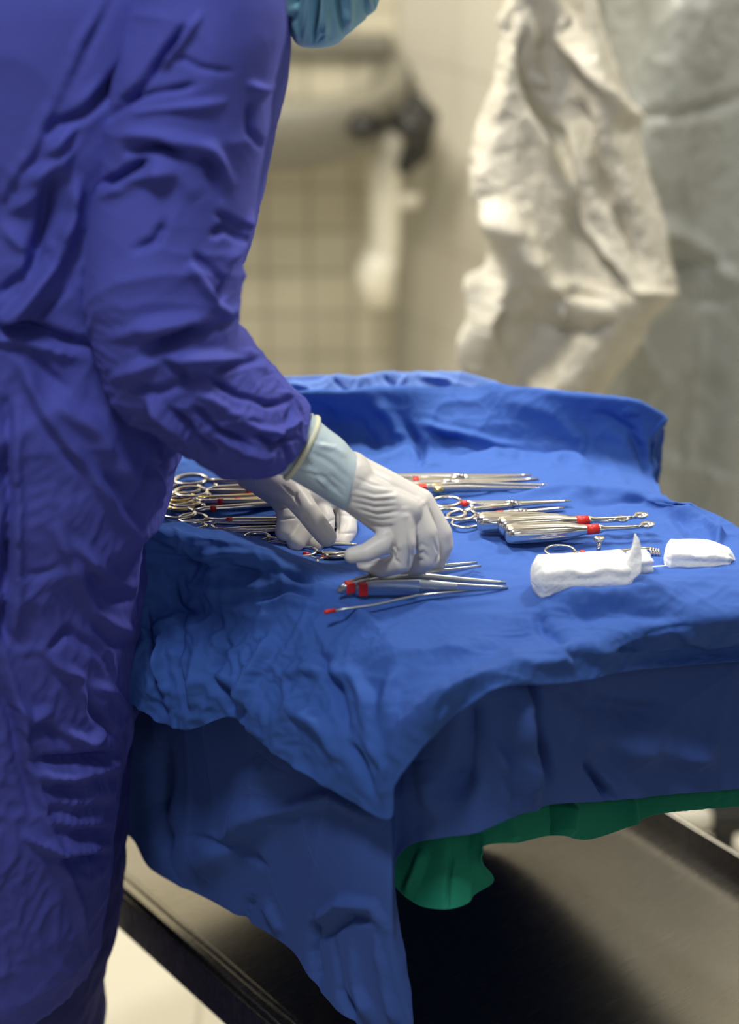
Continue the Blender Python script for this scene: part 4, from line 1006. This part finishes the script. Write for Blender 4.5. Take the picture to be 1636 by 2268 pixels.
def tweezers(name, label, p0, p1, dz=0.0, w0=0.006, spread=0.010, band=0.08, mat=None, knurl=(0.45, 0.75), gold=False, tall=0.0062, wire=False, lift=0.0):
    """thumb forceps lying on its side: two sprung arms joined at the back end"""
    a, rz, L = place(p0, p1, dz)
    t = thing(name, label, 'forceps', tuple(a), rz)
    m = mat or M_STEELM
    for s in (1, -1):
        bm = bmesh.new(); n = 22; pts = []; rd = []
        for k in range(n+1):
            f = k/n
            y = s*(0.0012+spread*math.sin(min(f/.62, 1)*math.pi/2)*(1-0.35*max(0, (f-.62)/.38)))
            h = tall*min(1, .62+f*3.0)*(1-0.80*max(0, (f-0.42)/0.58)**0.9)
            pts.append((L*f, y, h+lift*f)); rd.append((0.0011, max(h, .0011)))
        sweep(bm, pts, rd, n=12); link('arm', bm, m, t)
        if knurl:
            bm = bmesh.new(); nb = 26 if not wire else 22
            for k in range(nb):
                f = knurl[0]+(knurl[1]-knurl[0])*k/(nb-1)
                y = s*(0.0012+spread*math.sin(min(f/.62, 1)*math.pi/2)*(1-0.35*max(0, (f-.62)/.38)))
                h = tall*min(1, .62+f*3.0)*(1-0.80*max(0, (f-0.42)/0.58)**0.9)
                box(bm, (L*f, y+s*0.0010, h+lift*f), (L*(knurl[1]-knurl[0])/nb*0.5, 0.0012, h*1.7))
            link('grip', bm, m, t)
    if gold:
        bm = bmesh.new(); sweep(bm, [(-.002, 0, tall*.7), (L*.12, 0, tall*.9)], [(.003, tall*.66), (.0045, tall*.85)], n=14); link('gold_end', bm, M_GOLD, t)
        bm = bmesh.new(); sweep(bm, [(L*.17, 0, tall*.95), (L*.24, 0, tall*.95)], [(.0075, tall*.93)]*2, n=14); link('gold_collar', bm, M_GOLD, t)
    else:
        bm = bmesh.new(); sweep(bm, [(-.002, 0, tall*.62), (0.002, 0, tall*.64), (0.010, 0, tall*.72)], [(.0012, tall*.42), (.0026, tall*.56), (.0030, tall*.66)], n=14); link('end', bm, m, t)
    bx = band*L
    sb = 0.0012+spread*math.sin(min(band/.62, 1)*math.pi/2)
    hb = tall*min(1, .62+band*3)
    bm = bmesh.new(); box(bm, (bx, 0, hb*1.02), (.008, 2*(sb+.0019), hb*2.06)); bevel(link('red_band', bm, M_RED, t, smooth=False), .0008)
    return t

clamp('needle_holder', 'needle holder farthest back in the left row, its ring nearest the sleeve', 'needle holder', (387, 1078), (810, 1062), dz=.004, bands=(-.36,), rr=.0125, sr=.0026)
clamp('needle_holder', 'needle holder with a dull steel ring, second from the back on the left', 'needle holder', (372, 1098), (800, 1090), dz=.003, bands=(.42,), rr=.0125, gold=False)
clamp('scissors', 'scissors with a red band near the ring, crossing shafts beside the gown', 'scissors', (358, 1124), (790, 1104), dz=.002, bands=(.30, -.26), rr=.0125)
clamp('needle_holder', 'needle holder with a gold handle and red band among the left clamps', 'needle holder', (372, 1112), (820, 1090), dz=.002, bands=(-.34,), gold=True, rr=.010, gap=.008)
clamp('clamp', 'thin clamp with a red band whose ring pokes out of the blue fold', 'clamp', (395, 1156), (770, 1153), bands=(.30,), rr=.0105, gap=.006)
clamp('clamp', 'thin clamp nearest the blue cloth fold in the left row', 'clamp', (420, 1177), (760, 1168), bands=(.2,), rr=.009, gap=.005, dz=-.002, sr=.0016)
clamp('clamp', 'clamp lying under the fingertips of the far hand', 'clamp', (540, 1196), (790, 1206), bands=(), rr=.009, gap=.006)
clamp('clamp', 'small clamp with two red bands just in front of the far hand', 'clamp', (638, 1233), (860, 1226), bands=(.18, -.36), rr=.0105, gap=.0085, sr=.0015)
# instruments whose tips show right of the near hand
clamp('clamp', 'long clamp with red band behind the near hand, its tip farthest back on the right', 'clamp', (700, 1066), (1176, 1052), bands=(-.46,), dz=.003, split=.66, sr=.0022)
clamp('clamp', 'long pointed clamp just in front of the rearmost one on the right', 'clamp', (690, 1082), (1192, 1060), bands=(), dz=.001, split=.60, sr=.0022, openj=.002, tip=.0008)
tweezers('forceps', 'ridged forceps with gold end and red band behind the near hand', (905, 1092), (1214, 1079), spread=.0035, tall=.0042, band=.10, knurl=(.17, .50), gold=True, mat=M_STEEL)
clamp('clamp', 'clamp with red band and large ring right of the near hand', 'clamp', (957, 1126), (1262, 1109), bands=(.24,), rr=.0118, gap=.012, dz=.002, sr=.0020, split=.58)
clamp('clamp', 'clamp with two open rings touching the fluted curette handles', 'clamp', (996, 1153), (1248, 1124), bands=(.44,), rr=.0110, gap=.0075, sr=.0018, split=.62)
bmx = None
def curette(label, p0, p1, hl, dz=0.0, cup=.0055, hw=.0105, hh=.0092):
    a, rz, L = place(p0, p1, dz)
    t = thing('bone_curette', label, 'curette', tuple(a), rz, None)
    bm = bmesh.new(); n = 60; rings_ = []
    prof = [(0, .15), (.0006, .50), (.0025, .80), (.006, .95), (.012, 1.0), (hl*.55, .96), (hl*.75, .84), (hl*.86, .66), (hl*.93, .52), (hl, .45)]
    ss = np.linspace(0, 1, 34); px_ = np.interp(ss, np.linspace(0, 1, len(prof)), [p[0] for p in prof]); pr_ = np.interp(ss, np.linspace(0, 1, len(prof)), [p[1] for p in prof])
    for x, r in zip(px_, pr_):
        fl = np.clip((x-.013)/.006, 0, 1)*np.clip((hl*.86-x)/.010, 0, 1)
        rg = []
        for k in range(n):
            a_ = 2*math.pi*k/n
            q = 1-0.075*fl*(0.5-0.5*math.cos(a_*15))
            ex = 2/2.6
            y = hw*r*q*math.copysign(abs(math.cos(a_))**ex, math.cos(a_)); z = hh*r*q*math.copysign(abs(math.sin(a_))**ex, math.sin(a_))
            rg.append(bm.verts.new((x, y, z+hh)))
        rings_.append(rg)
    for A_, B_ in zip(rings_, rings_[1:]):
        for k in range(n): bm.faces.new((A_[k], A_[(k+1) % n], B_[(k+1) % n], B_[k]))
    bm.faces.new(rings_[0][::-1]); bm.faces.new(rings_[-1])
    link('handle', bm, M_STEEL, t)
    bm = bmesh.new(); sweep(bm, [(hl-.001, 0, hh), (hl+.0105, 0, hh)], [(hw*.50, hh*.53), (hw*.46, hh*.50)], n=24); link('red_band', bm, M_RED, t)
    bm = bmesh.new(); sweep(bm, [(hl+.010, 0, hh), (hl+.013, 0, hh), (hl+.016, 0, hh), (L*.9, 0, hh*.95), (L-.004, 0, hh*1.0)], [(.0042, .0042), (.0042, .0042), (.0026, .0026), (.0020, .0020), (.0017, .0017)], n=14); link('shaft', bm, M_STEEL, t)
    # cup: small hollow spoon
    bm = bmesh.new(); rings_ = []; m_ = 20
    for lev in range(9):
        f = lev/8
        if f <= .5: rr_, zz_ = cup*math.sin(f*2*math.pi/2*1.0), -cup*.9*math.cos(f*2*math.pi/2)
        else: rr_, zz_ = cup*.82*math.cos((f-.5)*2*math.pi/2), -cup*.65*math.sin((f-.5)*2*math.pi/2)
        rings_.append([bm.verts.new((L+max(rr_, 1e-4)*1.25*math.cos(q), max(rr_, 1e-4)*math.sin(q), hh*1.05+cup*.4+zz_)) for q in [2*math.pi*k/m_ for k in range(m_)]])
    for A_, B_ in zip(rings_, rings_[1:]):
        for k in range(m_): bm.faces.new((A_[k], A_[(k+1) % m_], B_[(k+1) % m_], B_[k]))
    o = link('cup', bm, M_STEEL, t)
    return t
curette('fluted steel curette at the back of the three, mostly hidden', (1053, 1176), (1376, 1172), .085)
curette('fluted steel curette in the middle of the three, with the higher cup', (1100, 1185), (1418, 1164), .076, dz=.001)
curette('fluted steel curette nearest the camera of the three, with the lower cup', (1116, 1203), (1432, 1185), .078)

# self-retaining retractor behind the gauze
a, rz, L = place((1210, 1222), (1530, 1222))
t = thing('retractor', 'steel retractor with finger ring, thumb screw and prongs behind the gauze', 'retractor', tuple(a))
def lp_(px, py, dz=0.0): 
    p = at_z(px, py, ZT+dz); return (p[0]-a[0], p[1]-a[1], dz)
bm = bmesh.new(); c = lp_(1240, 1220, .003); ring(bm, c, .0135, .0115, .0016)
sweep(bm, [lp_(1268, 1224, .003), lp_(1290, 1228, .004), lp_(1330, 1232, .006), lp_(1380, 1222, .008), lp_(1420, 1216, .010), lp_(1447, 1216, .010)], [.0022, .0026, .003, .0026, .0022, .0018], n=12)
link('arm', bm, M_STEEL, t)
bm = bmesh.new(); sweep(bm, [lp_(1250, 1250, .002), lp_(1330, 1256, .003), lp_(1400, 1250, .003), lp_(1460, 1244, .003), lp_(1500, 1240, .004)], [.0022, .0028, .0026, .0022, .0018], n=12); ring(bm, lp_(1215, 1252, .002), .0115, .010, .0016)
link('arm', bm, M_STEEL, t)
bm = bmesh.new(); sweep(bm, [lp_(1285, 1226, .004), lp_(1295, 1227, .004)], [.0034]*2, n=12); link('red_band', bm, M_RED, t)
q = lp_(1325, 1226, .004)
bm = bmesh.new(); sweep(bm, [q, (q[0], q[1], .018)], .0022, n=12, upv=(1, 0, 0)); sweep(bm, [(q[0], q[1], .0175), (q[0], q[1], .0200), (q[0], q[1], .0208)], [.0048, .0048, .004], n=20, upv=(1, 0, 0)); link('thumb_screw', bm, M_STEEL, t)
for px0 in (1438, 1444, 1450, 1455):
    q = lp_(px0, 1216, .010); i = (px0-1438)*.00012
    bm = bmesh.new(); sweep(bm, [(q[0], q[1]-i, .011), (q[0]+.002, q[1]-i-.002, .006), (q[0]+.001, q[1]-i-.003, .001)], [.0017, .0015, .0007], n=8, upv=(0, 1, 0)); link('prong', bm, M_STEEL, t)
for px0 in (1488, 1500, 1511, 1522):
    q = lp_(px0, 1228, .008)
    bm = bmesh.new(); sweep(bm, [(q[0]-.001, q[1]+.006, .002), (q[0], q[1]+.006, .012), (q[0]+.003, q[1]+.007, .015)], [.0015, .0015, .0008], n=8, upv=(0, 1, 0)); link('prong', bm, M_STEEL, t)
bm = bmesh.new(); sweep(bm, [lp_(1484, 1234, .0025), lp_(1527, 1234, .0025)], .0016, n=10); link('prong_bar', bm, M_STEEL, t)
t2 = clamp('clamp', 'dark clamp ring peeping out at the left end of the gauze roll', 'clamp', (1172, 1308), (1420, 1290), bands=(), rr=.007, gap=.004, sr=.0016, mat=M_STEELM)

# forceps in front
tweezers('forceps', 'broad ridged forceps with a dark red band, nearest the near hand', (785, 1318), (1122, 1300), spread=.0055, tall=.0078, band=.055, knurl=(.42, .66))
tweezers('forceps', 'forceps held under the near hand, pale end with a bright red band', (752, 1316), (1060, 1252), spread=.004, tall=.0060, band=.07, knurl=None, dz=.003)
a, rz, L = place((722, 1362), (1056, 1310))
t = thing('probe', 'thin steel probe with a red end on the front of the drape', 'probe', tuple(a), rz)
bm = bmesh.new(); sweep(bm, [(.005, 0, .003), (.02, -.001, .0035), (L*.3, -.003, .004), (L*.6, .002, .004), (L, 0, .002)], [.0013, .0011, .0013, .0014, .0009], n=10); link('shaft', bm, M_STEELM, t)
bm = bmesh.new(); sweep(bm, [(-.002, 0, .003), (0, 0, .003), (.008, 0, .003)], [.001, .0020, .0018], n=12); link('red_end', bm, M_RED, t)

# gauze
def gauze(label, c, dims, rz, seed, flare=0.0, tipz=0.0, tipx=0.9):
    """soft folded swab: rounded box, layered folds, frayed flare at one end"""
    a = at_z(c[0], c[1], ZT)
    n, m_ = 70, 64; V = []
    P = np.zeros((n, m_, 3))
    for i in range(n):
        f = i/(n-1); e = min(f, 1-f)
        r = min(1, (e/0.09))**0.45 if e < .09 else 1.0
        r = max(r, 0.03)
        fl = 1+flare*max(0, (f-.55)/.45)**1.5
        for k in range(m_):
            a_ = 2*math.pi*k/m_
            ex = 2/3.4
            y = dims[1]/2*r*fl*math.copysign(abs(math.cos(a_))**ex, math.cos(a_)); z = dims[2]/2*r*fl*math.copysign(abs(math.sin(a_))**ex, math.sin(a_))
            P[i, k] = (dims[0]*(f-.5), y, z+dims[2]/2)
    top = np.clip(P[..., 2]/dims[2], 0, 1.5)
    f = (P[..., 0]/dims[0]+.5)
    P[..., 2] += tipz*np.exp(-((f-tipx)/.10)**2)*top**3
    P[..., 0] += .25*tipz*np.exp(-((f-tipx)/.10)**2)*top**3
    P[..., 2] = np.maximum(P[..., 2], 0)
    Nn = normals(P, True); ctr = P.mean(axis=1, keepdims=True); Nn = Nn*np.sign(((P-ctr)*Nn).sum(-1, keepdims=True)+1e-12)
    ang = np.arctan2(P[..., 2]-dims[2]/2, P[..., 1])
    P = P+Nn*(0.0011*np.sin(ang*11+noise3(P, 60, seed)*1.5)*np.clip(f*3, 0, 1))[..., None]+Nn*(0.0006*noise3(P, 90, seed))[..., None]
    P = buckle(P, .03, .02, iters=12, goal=.08, wrap=True, seed=seed, jitter=.0005, jscale=200)
    o = mesh_from_grid('gauze_swab', P, M_GAUZE, wrap=True, cap=True)
    o.location = a; o.rotation_euler = (0, 0, rz)
    tag(o, label, 'gauze', 'white gauze swabs at the front right of the table'); return o
gauze('large rolled white gauze swab with a raised frayed tip, leftmost of the gauze', (1286, 1318), (.090, .042, .035), .10, 71, flare=.15)
gauze('small rounded white gauze swab pressed against the large roll', (1413, 1288), (.018, .028, .028), .3, 72)
gauze('smallest crumpled white gauze swab, low between the two large ones', (1460, 1290), (.024, .022, .012), .2, 73)
gauze('white gauze swab on the right sloping down to a thin frayed end', (1545, 1274), (.062, .036, .030), -.12, 74, flare=-.42)
g0 = bpy.data.objects['gauze_swab']
fan = []
for k in range(9):
    f = k/8; zt = .023+.038*math.exp(-((f-.30)/.26)**2)+.002*math.sin(k*2.7)
    fan.append([(.018+.004*math.sin(k), -.018+.036*f, .008+.010*math.sin(f*3.1)), (.032, -.021+.042*f, .016+.012*math.sin(f*3.1)), (.040+.001*math.cos(k*2), -.025+.048*f, .3*.012+.7*zt), (.045+.002*math.sin(k*1.7), -.028+.054*f, zt+.004*f)])
P = surf(np.array(fan).transpose(1, 0, 2), 40, 60)
P = P+np.array([0, 0, 1])*(.0012*np.sin(np.linspace(0, 34, 60)))[None, :, None]*np.linspace(0, 1, 40)[:, None, None]
mesh_from_grid('frayed_end', P, M_GAUZE, g0, thick=.0009)
# loose end of the right-hand swab
g3 = bpy.data.objects['gauze_swab.003']
fan = []
for k in range(7):
    f = k/6
    fan.append([(.010, -.014+.028*f, .020), (.024, -.013+.024*f, .013+.002*math.sin(k*2)), (.036, -.010+.018*f, .006+.001*math.cos(k*3)), (.047+.002*math.sin(k*2.3), -.006+.010*f, .003)])
mesh_from_grid('frayed_end', surf(np.array(fan).transpose(1, 0, 2), 30, 30), M_GAUZE, g3, thick=.0012)
